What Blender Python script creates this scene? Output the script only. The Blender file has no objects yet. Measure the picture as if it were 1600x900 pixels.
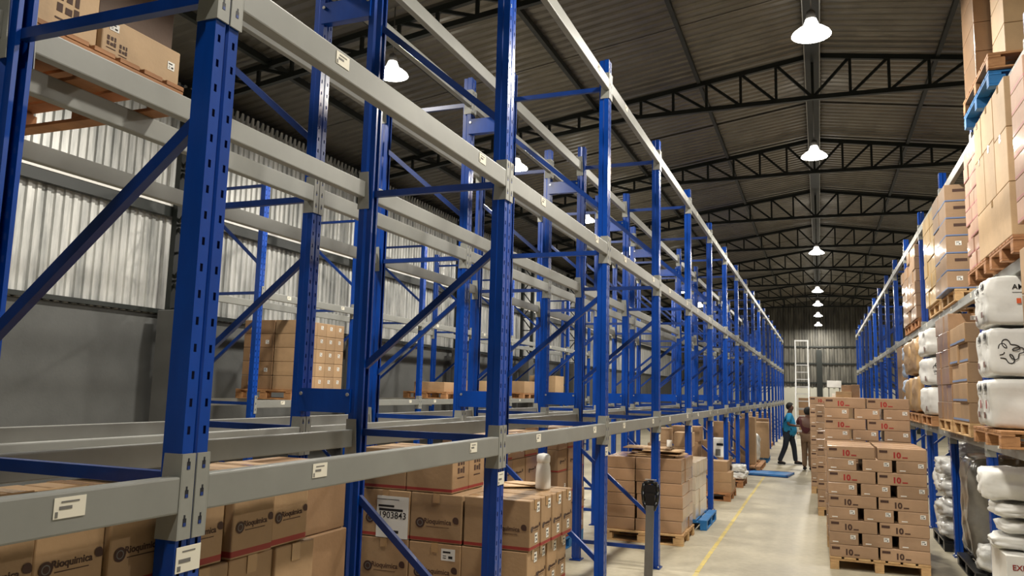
import bpy, bmesh, math, random
from mathutils import Vector, Matrix
random.seed(7)
SC = bpy.context.scene
COL = SC.collection
PI = math.pi

# ---------------------------------------------------------------- camera
F_PX, YAW, PITCH, ROLL, EYE = 1221.0, 0.3757, 0.1281, 0.0261, 1.9447
fw = Vector((-math.sin(YAW)*math.cos(PITCH), math.cos(YAW)*math.cos(PITCH), math.sin(PITCH)))
rt = Vector((math.cos(YAW), math.sin(YAW), 0.0))
up = rt.cross(fw)
R2 = rt*math.cos(ROLL) + up*math.sin(ROLL)
U2 = up*math.cos(ROLL) - rt*math.sin(ROLL)
cd = bpy.data.cameras.new('camera'); cd.sensor_width = 36.0; cd.lens = F_PX/1600.0*36.0
cd.clip_start = 0.05; cd.clip_end = 300
cam = bpy.data.objects.new('camera', cd); COL.objects.link(cam)
m = Matrix((R2, U2, -fw)).transposed().to_4x4(); m.translation = Vector((0, 0, EYE))
cam.matrix_world = m
SC.camera = cam

# ---------------------------------------------------------------- light and exposure
LAMP_WATT = 232.0          # each high-bay lamp
LAMP_COL = (1.0, 0.94, 0.83)
w = bpy.data.worlds.new('night_sky'); SC.world = w; w.use_nodes = True
w.node_tree.nodes['Background'].inputs[0].default_value = (0.50, 0.55, 0.65, 1)
w.node_tree.nodes['Background'].inputs[1].default_value = 0.02
SC.view_settings.view_transform = 'Standard'
SC.view_settings.look = 'None'
SC.view_settings.gamma = 1.0
SC.view_settings.use_curve_mapping = False
SC.view_settings.exposure = 0.0

# ---------------------------------------------------------------- materials
def lin(c):
    r = []
    for v in c[:3]:
        v = v/255.0
        r.append(v/12.92 if v <= 0.04045 else ((v+0.055)/1.055)**2.4)
    return (r[0], r[1], r[2], 1.0)
MATS = {}
def mat(name, rgb, rough=0.5, metal=0.0, noise=0.0, scale=8.0, bump=0.0, stretch=(1, 1, 1), rgb2=None, coat=0.0, bscale=None, spec=0.5, coord='Object'):
    if name in MATS: return MATS[name]
    mt = bpy.data.materials.new(name); mt.use_nodes = True
    nt = mt.node_tree; N = nt.nodes; L = nt.links; b = N['Principled BSDF']
    b.inputs['Base Color'].default_value = lin(rgb); b.inputs['Roughness'].default_value = rough
    b.inputs['Metallic'].default_value = metal
    b.inputs['Specular IOR Level'].default_value = spec
    b.inputs['Coat Weight'].default_value = coat; b.inputs['Coat Roughness'].default_value = 0.12
    if noise > 0 or bump > 0 or rgb2:
        tc = N.new('ShaderNodeTexCoord'); mp = N.new('ShaderNodeMapping')
        mp.inputs['Scale'].default_value = stretch
        L.new(tc.outputs[coord], mp.inputs[0])
        nz = N.new('ShaderNodeTexNoise'); nz.inputs['Scale'].default_value = scale; nz.inputs['Detail'].default_value = 6
        nz.inputs['Roughness'].default_value = 0.6
        L.new(mp.outputs[0], nz.inputs['Vector'])
        if noise > 0 or rgb2:
            cr = N.new('ShaderNodeValToRGB')
            c1 = lin(rgb); c2 = lin(rgb2) if rgb2 else tuple(x*(1-noise) for x in c1[:3])+(1,)
            cr.color_ramp.elements[0].position = 0.35; cr.color_ramp.elements[0].color = c2
            cr.color_ramp.elements[1].position = 0.65; cr.color_ramp.elements[1].color = c1
            L.new(nz.outputs['Fac'], cr.inputs[0]); L.new(cr.outputs[0], b.inputs['Base Color'])
        if bump > 0:
            nb = nz
            if bscale:
                nb = N.new('ShaderNodeTexNoise'); nb.inputs['Scale'].default_value = bscale; nb.inputs['Detail'].default_value = 3
                L.new(mp.outputs[0], nb.inputs['Vector'])
            bp = N.new('ShaderNodeBump'); bp.inputs['Strength'].default_value = bump; bp.inputs['Distance'].default_value = 0.02
            L.new(nb.outputs['Fac'], bp.inputs['Height']); L.new(bp.outputs[0], b.inputs['Normal'])
    MATS[name] = mt
    return mt
def emit(name, rgb, s):
    if name in MATS: return MATS[name]
    mt = bpy.data.materials.new(name); mt.use_nodes = True
    b = mt.node_tree.nodes['Principled BSDF']
    b.inputs['Base Color'].default_value = (.8, .8, .8, 1)
    b.inputs['Emission Color'].default_value = (rgb[0], rgb[1], rgb[2], 1); b.inputs['Emission Strength'].default_value = s
    MATS[name] = mt
    return mt
M_BLUE = mat('blue_paint', (4, 66, 160), 0.27, 0, noise=0.28, scale=5, stretch=(1, 1, .35), bump=0.03)
M_BLUED = mat('blue_paint_brace', (5, 52, 128), 0.33, 0, noise=0.25, scale=6)
M_GREY = mat('grey_paint', (136, 137, 132), 0.42, 0, noise=0.10, scale=4, bump=0.02)
M_GREYC = mat('grey_connector', (144, 145, 139), 0.42, 0, noise=0.1, scale=9)
M_HOLE = mat('hook_hole', (12, 16, 30), 0.6)
M_HOOK = mat('hook_blue', (14, 50, 120), 0.4)
M_ZINC = mat('zinc_bolt', (205, 205, 200), 0.3, 0.8)
M_PAPER = mat('paper_label', (226, 221, 205), 0.7)
M_WPAPER = mat('white_label', (222, 220, 214), 0.6)
M_INK = mat('black_ink', (28, 24, 24), 0.7)
M_INKB = mat('brown_ink', (66, 42, 32), 0.75)
M_INKR = mat('red_ink', (150, 38, 34), 0.75)
M_INKG = mat('grey_ink', (110, 108, 104), 0.75)
M_TAPE = mat('packing_tape', (176, 142, 100), 0.22, coat=0.5)
M_STEEL = mat('truss_steel', (24, 30, 26), 0.5, 0.0, noise=0.3, scale=6)
M_ROOF = mat('roof_lining', (114, 110, 102), 0.30, 0.45, noise=0.25, scale=2.2, bump=0.10, bscale=3.0)
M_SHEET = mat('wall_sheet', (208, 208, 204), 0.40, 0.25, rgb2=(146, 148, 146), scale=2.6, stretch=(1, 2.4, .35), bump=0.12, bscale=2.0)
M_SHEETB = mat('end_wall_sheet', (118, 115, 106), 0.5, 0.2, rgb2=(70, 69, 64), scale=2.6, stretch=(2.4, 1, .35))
M_CONC = mat('painted_concrete', (86, 87, 86), 0.75, 0, noise=0.22, scale=1.5, bump=0.08, bscale=30)
M_CONCD = mat('pier_concrete', (92, 92, 90), 0.8, 0, noise=0.2, scale=2)
M_WHITEWALL = mat('white_wall_paint', (206, 204, 190), 0.7, 0, noise=0.08, scale=1)
M_WOOD = mat('pallet_wood', (190, 140, 92), 0.7, 0, rgb2=(138, 96, 60), scale=5, stretch=(1, .25, 3), bump=0.1)
M_WOODR = mat('pallet_wood_red', (178, 126, 82), 0.7, 0, rgb2=(138, 94, 58), scale=5, stretch=(1, .25, 3), bump=0.1)
M_WOODP = mat('pallet_wood_pale', (206, 172, 122), 0.7, 0, rgb2=(164, 126, 84), scale=5, stretch=(1, .25, 3), bump=0.1)
M_PBLUE = mat('pallet_blue', (38, 118, 184), 0.5, 0, noise=0.3, scale=5)
M_YEL = mat('yellow_paint', (206, 182, 84), 0.6, 0, rgb2=(176, 162, 118), scale=7)
M_WHITE = mat('white_plastic', (232, 231, 226), 0.35, 0, noise=0.06, scale=5, bump=0.12, bscale=6)
M_BAG = mat('white_bag', (226, 225, 220), 0.45, 0, noise=0.10, scale=4, bump=0.25, bscale=7)
M_FILM = mat('wrapped_bag', (222, 222, 218), 0.22, 0, noise=0.25, scale=5, bump=0.5, bscale=9, coat=0.6)
M_GREYFILM = mat('grey_film', (112, 108, 100), 0.25, 0, noise=0.3, scale=4, bump=0.5, bscale=6, coat=0.5)
M_BLACK = mat('black_plastic', (22, 23, 25), 0.35)
M_GSTEEL = mat('handle_steel', (112, 110, 106), 0.4, 0.3, noise=0.15, scale=6)
M_ALU = mat('aluminium', (206, 206, 204), 0.3, 0.7)
M_KRAFT = mat('kraft_bundle', (176, 142, 98), 0.5, 0, noise=0.2, scale=4, bump=0.3, bscale=6, coat=0.3)
CB = {}
def card(name, rgb, stripe=None, coat=0.0, rough=0.62):
    """corrugated cardboard: mottled kraft colour, fine flutes; optional printed stripe near the carton's foot (z0,z1 from centre)"""
    if name in CB: return CB[name]
    mt = mat(name, rgb, rough, 0, noise=0.16, scale=3.5, bump=0.06, bscale=40, coat=coat)
    if stripe:
        nt = mt.node_tree; N = nt.nodes; L = nt.links; b = N['Principled BSDF']
        src = b.inputs['Base Color'].links[0].from_socket
        tc = N.new('ShaderNodeTexCoord'); sx = N.new('ShaderNodeSeparateXYZ'); L.new(tc.outputs['Object'], sx.inputs[0])
        a = N.new('ShaderNodeMath'); a.operation = 'GREATER_THAN'; a.inputs[1].default_value = stripe[0]; L.new(sx.outputs[2], a.inputs[0])
        c = N.new('ShaderNodeMath'); c.operation = 'LESS_THAN'; c.inputs[1].default_value = stripe[1]; L.new(sx.outputs[2], c.inputs[0])
        mu = N.new('ShaderNodeMath'); mu.operation = 'MULTIPLY'; L.new(a.outputs[0], mu.inputs[0]); L.new(c.outputs[0], mu.inputs[1])
        mx = N.new('ShaderNodeMix'); mx.data_type = 'RGBA'
        L.new(mu.outputs[0], mx.inputs[0]); L.new(src, mx.inputs[6]); mx.inputs[7].default_value = lin(stripe[2])
        L.new(mx.outputs[2], b.inputs['Base Color'])
    nt = mt.node_tree; N = nt.nodes; L = nt.links; b = N['Principled BSDF']
    src = b.inputs['Base Color'].links[0].from_socket
    oi = N.new('ShaderNodeObjectInfo'); mr = N.new('ShaderNodeMapRange'); mr.inputs[3].default_value = .84; mr.inputs[4].default_value = 1.06
    L.new(oi.outputs['Random'], mr.inputs[0])
    hs = N.new('ShaderNodeHueSaturation'); L.new(mr.outputs[0], hs.inputs['Value']); L.new(src, hs.inputs['Color']); L.new(hs.outputs[0], b.inputs['Base Color'])
    CB[name] = mt
    return mt
C_TAN = card('cardboard_tan', (172, 140, 104))
C_RIO = card('cardboard_red_stripe', (170, 138, 102), stripe=(-0.127, -0.108, (150, 50, 42)))
C_RIOL = card('cardboard_tall_red_stripe', (170, 138, 102), stripe=(-0.150, -0.130, (150, 50, 42)))
C_PINK = card('cardboard_pinkish', (168, 136, 106), coat=0.25)
C_ROSE = card('cardboard_rose', (190, 152, 128), stripe=(-0.072, -0.056, (184, 122, 120)), coat=0.2)
C_BROWN = card('cardboard_brown', (146, 114, 82))
C_PALE = card('cardboard_pale', (190, 158, 118))
C_YEL = card('cardboard_yellowish', (196, 164, 112), coat=0.3)
C_BLUET = card('cardboard_blue_stripe', (158, 128, 98), stripe=(-0.103, -0.084, (104, 122, 160)), coat=0.2)
C_WRAP = card('cardboard_wrapped', (164, 130, 98), coat=0.6, rough=0.4)

# ---------------------------------------------------------------- mesh helpers
def box(bm, c, d, mi=0, rot=None):
    """axis box, centre c, size d"""
    x, y, z = d[0]/2, d[1]/2, d[2]/2
    vs = []
    for sx, sy, sz in ((-1,-1,-1),(1,-1,-1),(1,1,-1),(-1,1,-1),(-1,-1,1),(1,-1,1),(1,1,1),(-1,1,1)):
        v = Vector((sx*x, sy*y, sz*z))
        if rot is not None: v = rot @ v
        vs.append(bm.verts.new(v+Vector(c)))
    fs = []
    for f in ((0,3,2,1),(4,5,6,7),(0,1,5,4),(1,2,6,5),(2,3,7,6),(3,0,4,7)):
        fc = bm.faces.new([vs[i] for i in f]); fc.material_index = mi; fs.append(fc)
    return vs
def bar(bm, a, b, wd, ht, mi=0, upv=(0, 0, 1)):
    """rectangular bar from a to b, wd across, ht along up"""
    a = Vector(a); b = Vector(b); d = (b-a); ln = d.length; d.normalize()
    u = Vector(upv)
    if abs(d.dot(u)) > 0.99: u = Vector((1, 0, 0))
    s = d.cross(u).normalized(); u = s.cross(d).normalized()
    box(bm, (a+b)/2, (wd, ln, ht), mi, Matrix((s, d, u)).transposed())
def tube(bm, a, b, r, n=10, mi=0, r2=None, cap=True):
    a = Vector(a); b = Vector(b); d = (b-a).normalized(); r2 = r if r2 is None else r2
    u = Vector((0, 0, 1)) if abs(d.z) < 0.9 else Vector((1, 0, 0))
    s = d.cross(u).normalized(); u = s.cross(d)
    A = [bm.verts.new(a+(s*math.cos(2*PI*i/n)+u*math.sin(2*PI*i/n))*r) for i in range(n)]
    B = [bm.verts.new(b+(s*math.cos(2*PI*i/n)+u*math.sin(2*PI*i/n))*r2) for i in range(n)]
    for i in range(n):
        f = bm.faces.new((A[i], A[(i+1) % n], B[(i+1) % n], B[i])); f.material_index = mi; f.smooth = True
    if cap:
        f = bm.faces.new(A[::-1]); f.material_index = mi
        f = bm.faces.new(B); f.material_index = mi
def lathe(bm, prof, n=24, mi=0, c=(0, 0, 0)):
    rings = []
    for r, z in prof:
        rings.append([bm.verts.new((c[0]+r*math.cos(2*PI*i/n), c[1]+r*math.sin(2*PI*i/n), c[2]+z)) for i in range(n)])
    for k in range(len(rings)-1):
        for i in range(n):
            f = bm.faces.new((rings[k][i], rings[k][(i+1) % n], rings[k+1][(i+1) % n], rings[k+1][i])); f.material_index = mi; f.smooth = True
    return rings
def finish(bm, name, mats, bevel=0, seg=1):
    if bevel:
        bmesh.ops.bevel(bm, geom=[e for e in bm.edges], offset=bevel, segments=seg, affect='EDGES', profile=0.6)
    me = bpy.data.meshes.new(name)
    bmesh.ops.recalc_face_normals(bm, faces=bm.faces[:])
    bm.to_mesh(me); bm.free()
    for mm in (mats if isinstance(mats, (list, tuple)) else [mats]): me.materials.append(mm)
    return me
def link(name, me, parent=None, loc=(0, 0, 0), rot=(0, 0, 0)):
    o = bpy.data.objects.new(name, me); COL.objects.link(o)
    o.location = loc; o.rotation_euler = rot
    if parent is not None: o.parent = parent
    return o
def tag(o, label, cat, group=None, kind=None):
    if label: o['label'] = label
    if cat: o['category'] = cat
    if group: o['group'] = group
    o['kind'] = kind or 'thing'
    return o
def thing(name, label, cat, loc=(0, 0, 0), rz=0.0, group=None):
    o = bpy.data.objects.new(name, None); COL.objects.link(o); o.empty_display_size = 0.1
    o.location = loc; o.rotation_euler = (0, 0, rz)
    return tag(o, label, cat, group)
def struct(name, me, loc=(0, 0, 0)):
    o = link(name, me, None, loc); o['kind'] = 'structure'; return o
def dup(root, loc, rz=None, label=None, group=None):
    r = root.copy(); COL.objects.link(r); r.location = loc
    if rz is not None: r.rotation_euler = (0, 0, rz)
    if label: r['label'] = label
    if group: r['group'] = group
    for ch in list(root.children):
        c = ch.copy(); COL.objects.link(c); c.parent = r
        for g in list(ch.children):
            d = g.copy(); COL.objects.link(d); d.parent = c
    return r
ORD = ['', 'first', 'second', 'third', 'fourth', 'fifth', 'sixth', 'seventh', 'eighth', 'ninth', 'tenth', 'eleventh', 'twelfth', 'thirteenth',
       'fourteenth', 'fifteenth', 'sixteenth', 'seventeenth', 'eighteenth', 'nineteenth', 'twentieth']

# ---------------------------------------------------------------- the hall
XW = 8.7            # half width of the hall
Y0, Y1 = -5.0, 50.3
RIDGE = 7.78        # roof lining height on the ridge
SLOPE = 0.15
def roof_z(x): return RIDGE - SLOPE*abs(x)
TRUSS_Y = [4.12, 8.8, 13.48, 18.16, 22.84, 27.52, 32.2, 36.88, 41.56, 46.24]

def floor_mat():
    mt = bpy.data.materials.new('polished_concrete_floor'); mt.use_nodes = True
    nt = mt.node_tree; N = nt.nodes; L = nt.links; b = N['Principled BSDF']
    tc = N.new('ShaderNodeTexCoord')
    n1 = N.new('ShaderNodeTexNoise'); n1.inputs['Scale'].default_value = 0.9; n1.inputs['Detail'].default_value = 8; n1.inputs['Roughness'].default_value = 0.65
    n2 = N.new('ShaderNodeTexNoise'); n2.inputs['Scale'].default_value = 14; n2.inputs['Detail'].default_value = 5
    L.new(tc.outputs['Object'], n1.inputs['Vector']); L.new(tc.outputs['Object'], n2.inputs['Vector'])
    cr = N.new('ShaderNodeValToRGB'); e = cr.color_ramp.elements
    e[0].position = .3; e[0].color = lin((150, 142, 122)); e[1].position = .7; e[1].color = lin((182, 174, 152))
    L.new(n1.outputs['Fac'], cr.inputs[0])
    mx = N.new('ShaderNodeMix'); mx.data_type = 'RGBA'; mx.blend_type = 'MULTIPLY'; mx.inputs[0].default_value = 0.25
    cr2 = N.new('ShaderNodeValToRGB'); cr2.color_ramp.elements[0].position = .35; cr2.color_ramp.elements[0].color = (.55, .53, .5, 1); cr2.color_ramp.elements[1].position = .6
    L.new(n2.outputs['Fac'], cr2.inputs[0]); L.new(cr.outputs[0], mx.inputs[6]); L.new(cr2.outputs[0], mx.inputs[7])
    L.new(mx.outputs[2], b.inputs['Base Color'])
    rr = N.new('ShaderNodeMapRange'); rr.inputs[3].default_value = 0.38; rr.inputs[4].default_value = 0.62
    L.new(n1.outputs['Fac'], rr.inputs[0]); L.new(rr.outputs[0], b.inputs['Roughness'])
    return mt
bm = bmesh.new(); box(bm, (0, (Y0+Y1)/2, -0.1), (2*XW+.6, Y1-Y0+.6, 0.2)); struct('floor', finish(bm, 'floor', floor_mat()))

# corrugated roof lining, ribs run down the slope
def ribbed(bm, along, p0, p1, pitch, depth, fa, fb, mi=0):
    """trapezoid ribbed sheet: along in [p0,p1]; fa/fb give the two edge points for (t, offset)"""
    n = int((p1-p0)/pitch)
    prev = None
    for i in range(n+1):
        t0 = p0+i*pitch
        for dt, off in ((0, 0), (pitch*.30, 0), (pitch*.42, depth), (pitch*.78, depth), (pitch*.9, 0)):
            t = t0+dt
            if t > p1: break
            a = bm.verts.new(fa(t, off)); b = bm.verts.new(fb(t, off))
            if prev: bm.faces.new((prev[0], a, b, prev[1])).material_index = mi
            prev = (a, b)
bm = bmesh.new()
for s in (-1, 1):
    ribbed(bm, 'y', Y0, Y1, 0.20, 0.028, lambda t, o: (0, t, RIDGE-o), lambda t, o, s=s: (s*(XW+.3), t, roof_z(XW+.3)-o))
# overlapped sheet ends: a thin lap every 2.34 m
k = Y0
while k < Y1:
    for s in (-1, 1):
        bar(bm, (0, k, RIDGE-.034), (s*(XW+.3), k, roof_z(XW+.3)-.034), .03, .012)
    k += 2.34
struct('ceiling', finish(bm, 'roof_lining', M_ROOF))
bm = bmesh.new()
for s in (-1, 1):
    bar(bm, (0, (Y0+Y1)/2, RIDGE+.08), (s*(XW+.3), (Y0+Y1)/2, roof_z(XW+.3)+.08), Y1-Y0, .06)
struct('roof', finish(bm, 'roof_skin', M_STEEL))

# left and right walls: painted concrete below, galvanised ribbed sheet above
for s, nm in ((-1, 'left'), (1, 'right')):
    bm = bmesh.new(); box(bm, (s*(XW+.1), (Y0+Y1)/2, 1.435), (.2, Y1-Y0, 2.87)); struct('wall_'+nm, finish(bm, 'wall_'+nm, M_CONC))
    bm = bmesh.new()
    n = int((Y1-Y0)/.125); prev = None
    for i in range(n):
        for dt, off, top in ((0, 0, 6.19), (.034, 0, 6.19), (.046, .026, 6.29), (.098, .026, 6.29), (.110, 0, 6.19)):
            y = Y0+i*.125+dt; x = s*(XW-off)
            a = bm.verts.new((x, y, 2.86)); b = bm.verts.new((x, y, top))
            if prev: bm.faces.new((prev[0], a, b, prev[1]))
            prev = (a, b)
    struct('wall_'+nm+'_sheeting', finish(bm, 'sheeting', M_SHEET))
    bm = bmesh.new(); box(bm, (s*(XW+.32), (Y0+Y1)/2, 4.6), (.1, Y1-Y0, 3.6)); struct('wall_'+nm+'_outer', finish(bm, 'outer_skin', M_STEEL))
    bm = bmesh.new(); box(bm, (s*(XW-.02), (Y0+Y1)/2, 2.90), (.12, Y1-Y0, .06)); struct('trim_1' if s < 0 else 'trim_2', finish(bm, 'sill_strip', M_STEEL))
# end walls
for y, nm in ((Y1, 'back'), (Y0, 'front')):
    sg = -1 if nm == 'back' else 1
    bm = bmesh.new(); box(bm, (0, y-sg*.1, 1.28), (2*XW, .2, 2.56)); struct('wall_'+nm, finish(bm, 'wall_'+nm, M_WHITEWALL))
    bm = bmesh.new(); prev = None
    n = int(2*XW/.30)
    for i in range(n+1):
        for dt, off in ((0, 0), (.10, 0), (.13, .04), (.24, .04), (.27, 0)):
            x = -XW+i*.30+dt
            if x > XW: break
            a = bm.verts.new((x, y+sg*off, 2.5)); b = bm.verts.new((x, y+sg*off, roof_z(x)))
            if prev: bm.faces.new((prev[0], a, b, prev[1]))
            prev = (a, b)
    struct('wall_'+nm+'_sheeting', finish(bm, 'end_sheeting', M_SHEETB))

# wall girts, cable tray, lattice columns on concrete piers
bm = bmesh.new(); box(bm, (0, 0, 0), (.10, Y1-Y0, .14)); g_me = finish(bm, 'girt', M_STEEL)
o = link('wall_girt', g_me, None, (-XW+.10, (Y0+Y1)/2, 4.32)); tag(o, 'dark steel rail running along the ribbed left wall under the cable tray', 'rail')
bm = bmesh.new(); L_ = Y1-Y0
box(bm, (0, 0, -.045), (.10, L_, .004)); box(bm, (.05, 0, 0), (.004, L_, .09)); box(bm, (-.05, 0, 0), (.004, L_, .09))
for i in range(int(24/.10)): box(bm, (.0532, -L_/2+7+i*.1, 0), (.002, .05, .018), 1)
o = link('cable_tray', finish(bm, 'cable_tray', [M_WHITE, M_INKG]), None, (-XW+.098, (Y0+Y1)/2, 4.445))
tag(o, 'white perforated cable tray running along the left wall on the dark rail', 'cable tray')
bm = bmesh.new(); box(bm, (0, 0, 1.45), (.34, .42, 2.90)); pier_me = finish(bm, 'pier', M_CONCD, .01)
bm = bmesh.new()
for x in (-.16, .16): box(bm, (x, 0, 0), (.09, .10, 3.26))
chord_me = finish(bm, 'column_chords', M_STEEL)
bm = bmesh.new()
for i in range(8):
    z = -1.6+i*.4; bar(bm, (-.16 if i % 2 else .16, 0, z), (.16 if i % 2 else -.16, 0, z+.4), .03, .03); bar(bm, (-.16, 0, z), (.16, 0, z), .03, .03)
lace_me = finish(bm, 'column_lacing', M_STEEL)
for i, y in enumerate(TRUSS_Y[1:7]):
    t = thing('lattice_column', 'dark green lattice steel column, %s along the left wall, on a concrete pier' % ORD[i+1], 'column', (-XW+.36, y-.36, 0), group='lattice columns on the left wall')
    link('pier', pier_me, t); link('chords', chord_me, t, (0, 0, 4.53)); link('lacing', lace_me, t, (0, 0, 4.53))
# end wall steel posts
bm = bmesh.new(); box(bm, (0, 0, .0), (.30, .16, 4.7)); ep_me = finish(bm, 'end_post', M_STEEL)
for i, x in enumerate((-4.4, 0.0, 2.6, 5.2)):
    o = link('wind_post', ep_me, None, (x, Y1-.21, 2.35))
    tag(o, 'dark steel post on the far end wall, %s from the left' % ORD[i+1], 'column', 'end wall posts')
bm = bmesh.new(); box(bm, (0, 0, 0), (2*XW-.3, .06, .09)); eg_me = finish(bm, 'end_girt', M_STEEL)
for z, w_ in ((2.75, 'lowest'), (3.9, 'middle'), (4.9, 'topmost')):
    o = link('end_girt', eg_me, None, (0, Y1-.085, z)); tag(o, '%s dark rail across the far end wall sheeting' % w_, 'rail', 'end wall rails')

# ---------------------------------------------------------------- roof trusses, purlins, ridge beam
def top_z(x): return roof_z(x)-.15
def bot_z(x):
    ax = abs(x)
    if ax < 3.0: return 6.90-.012*ax
    return min(6.90-.012*ax, top_z(x)-.27)
bm = bmesh.new()
for s in (-1, 1): bar(bm, (0, 0, top_z(0)), (s*XW, 0, top_z(XW)), .07, .085)
tc_me = finish(bm, 'top_chord', M_STEEL)
bm = bmesh.new()
for s in (-1, 1):
    for a, b in ((0, 1.5), (1.5, 3.0), (3.0, 4.5), (4.5, XW)): bar(bm, (s*a, 0, bot_z(a)), (s*b, 0, bot_z(b)), .07, .075)
bc_me = finish(bm, 'bottom_chord', M_STEEL)
web = []
NP = 15
for s in (-1, 1):
    for i in range(1, NP+1):
        x = s*XW*i/NP
        b_ = bmesh.new(); bar(b_, (x, 0, bot_z(x)), (x, 0, top_z(x)), .045, .045); web.append(('web_post', finish(b_, 'web_post', M_STEEL)))
        xi = s*XW*(i-1)/NP
        b_ = bmesh.new(); bar(b_, (x, 0, top_z(x)), (xi, 0, bot_z(xi)), .045, .045); web.append(('web_diagonal', finish(b_, 'web_diagonal', M_STEEL)))
b_ = bmesh.new(); bar(b_, (0, 0, bot_z(0)), (0, 0, top_z(0)), .045, .045); web.append(('web_post', finish(b_, 'web_post', M_STEEL)))
tr0 = None
for i, y in enumerate(TRUSS_Y[1:]):
    lb = 'dark lattice roof truss spanning the hall, %s from the camera' % ORD[i+1]
    if tr0 is None:
        tr0 = thing('roof_truss', lb, 'truss', (0, y, 0), group='roof trusses')
        link('top_chord', tc_me, tr0); link('bottom_chord', bc_me, tr0)
        for nm, me in web: link(nm, me, tr0)
    else: dup(tr0, (0, y, 0), label=lb)
bm = bmesh.new(); box(bm, (0, 0, 0), (.06, Y1-Y0-.4, .11)); pu_me = finish(bm, 'purlin', M_STEEL)
for s, sd in ((-1, 'left'), (1, 'right')):
    for i, x in enumerate((1.87, 3.74, 5.6, 7.4)):
        o = link('roof_purlin', pu_me, None, (s*x, (Y0+Y1)/2, roof_z(x)-.095), (0, s*SLOPE, 0))
        tag(o, 'dark purlin under the roof lining, %s to the %s of the ridge' % (ORD[i+1], sd), 'purlin', 'roof purlins')
t = thing('ridge_beam', 'dark ridge beam with pale painted edge reflections running under the roof peak', 'beam', (0, (Y0+Y1)/2, RIDGE-.22))
bm = bmesh.new(); box(bm, (0, 0, 0), (.22, L_-.4, .12)); link('web_plate', finish(bm, 'ridge_plate', M_STEEL), t)
bm = bmesh.new()
for s in (-1, 1): box(bm, (s*.118, 0, .0), (.012, L_-.4, .13))
link('edge_reflection', finish(bm, 'ridge_reflection', mat('pale_reflection', (150, 150, 146), 0.3, 0.7)), t)  # pale strips stand in for reflections along the beam's edges

# ---------------------------------------------------------------- high-bay lamps
bm = bmesh.new(); lathe(bm, [(.215, 0), (.20, .028), (.15, .07), (.09, .11), (.06, .19)], 28); refl_me = finish(bm, 'reflector', emit('lamp_reflector_glow', (1, .95, .86), 5))
bm = bmesh.new(); r_ = lathe(bm, [(.205, .02), (.16, -.012), (.08, -.028), (.001, -.032)], 28); diff_me = finish(bm, 'diffuser', emit('lamp_glow', (1, .95, .86), 30))
bm = bmesh.new(); lathe(bm, [(.001, .30), (.03, .30), (.05, .28), (.06, .19), (.001, .19)], 20); drv_me = finish(bm, 'driver', M_GSTEEL)
bm = bmesh.new(); tube(bm, (0, 0, .298), (0, 0, 1.475), .008, 6); rod_me = finish(bm, 'rod', M_GSTEEL)
bm = bmesh.new(); tube(bm, (0, 0, .298), (0, 0, .965), .008, 6); rods_me = finish(bm, 'rod', M_GSTEEL)
ld = bpy.data.lights.new('high_bay', 'AREA'); ld.shape = 'DISK'; ld.size = .38; ld.energy = LAMP_WATT; ld.color = LAMP_COL
try: ld.spread = PI
except Exception: pass
lamp_n = 0
ld_fill = ld.copy(); ld_fill.energy = LAMP_WATT*.42      # weak fill light, added unseen behind the camera
def lamp(x, y, label, grp, rod, data=None):
    t = thing('high_bay_lamp', label, 'ceiling lamp', (x, y, 6.03), group=grp)
    link('reflector', refl_me, t); link('diffuser', diff_me, t); link('driver_housing', drv_me, t); link('hanging_rod', rod, t)
    lo = bpy.data.objects.new('lamp_light', data or ld); COL.objects.link(lo); lo.location = (0, 0, -.045); lo.parent = t
for i, y in enumerate((4.2, 9.1, 14.0, 23.8, 32.7, 37.6, 42.8, 48.4)):
    lb = 'bell-shaped high-bay lamp glowing over the aisle, %s from the camera' % ORD[i] if i else 'bell-shaped high-bay lamp over the aisle above the view'
    lamp(0, y, lb, 'lamps over the main aisle', rod_me)
lamp(0, -0.6, 'dim fill lamp added unseen behind the camera, bell-shaped, over the aisle', 'lamps over the main aisle', rod_me, ld_fill)
for i, y in enumerate((3.85, 8.64, 13.25, 18.0, 22.62, 32.0, 37.4)):
    lb = 'glowing high-bay lamp beyond the left double rack, %s from the camera' % ORD[i] if i else 'high-bay lamp beyond the left double rack, outside the view'
    lamp(-5.2, y, lb, 'lamps over the left aisle', rods_me)
for i, y in enumerate((6.0, 15.0, 24.0, 33.0)):
    lamp(5.6, y, 'high-bay lamp behind the right rack over the next aisle', 'lamps over the right aisle', rods_me)
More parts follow.
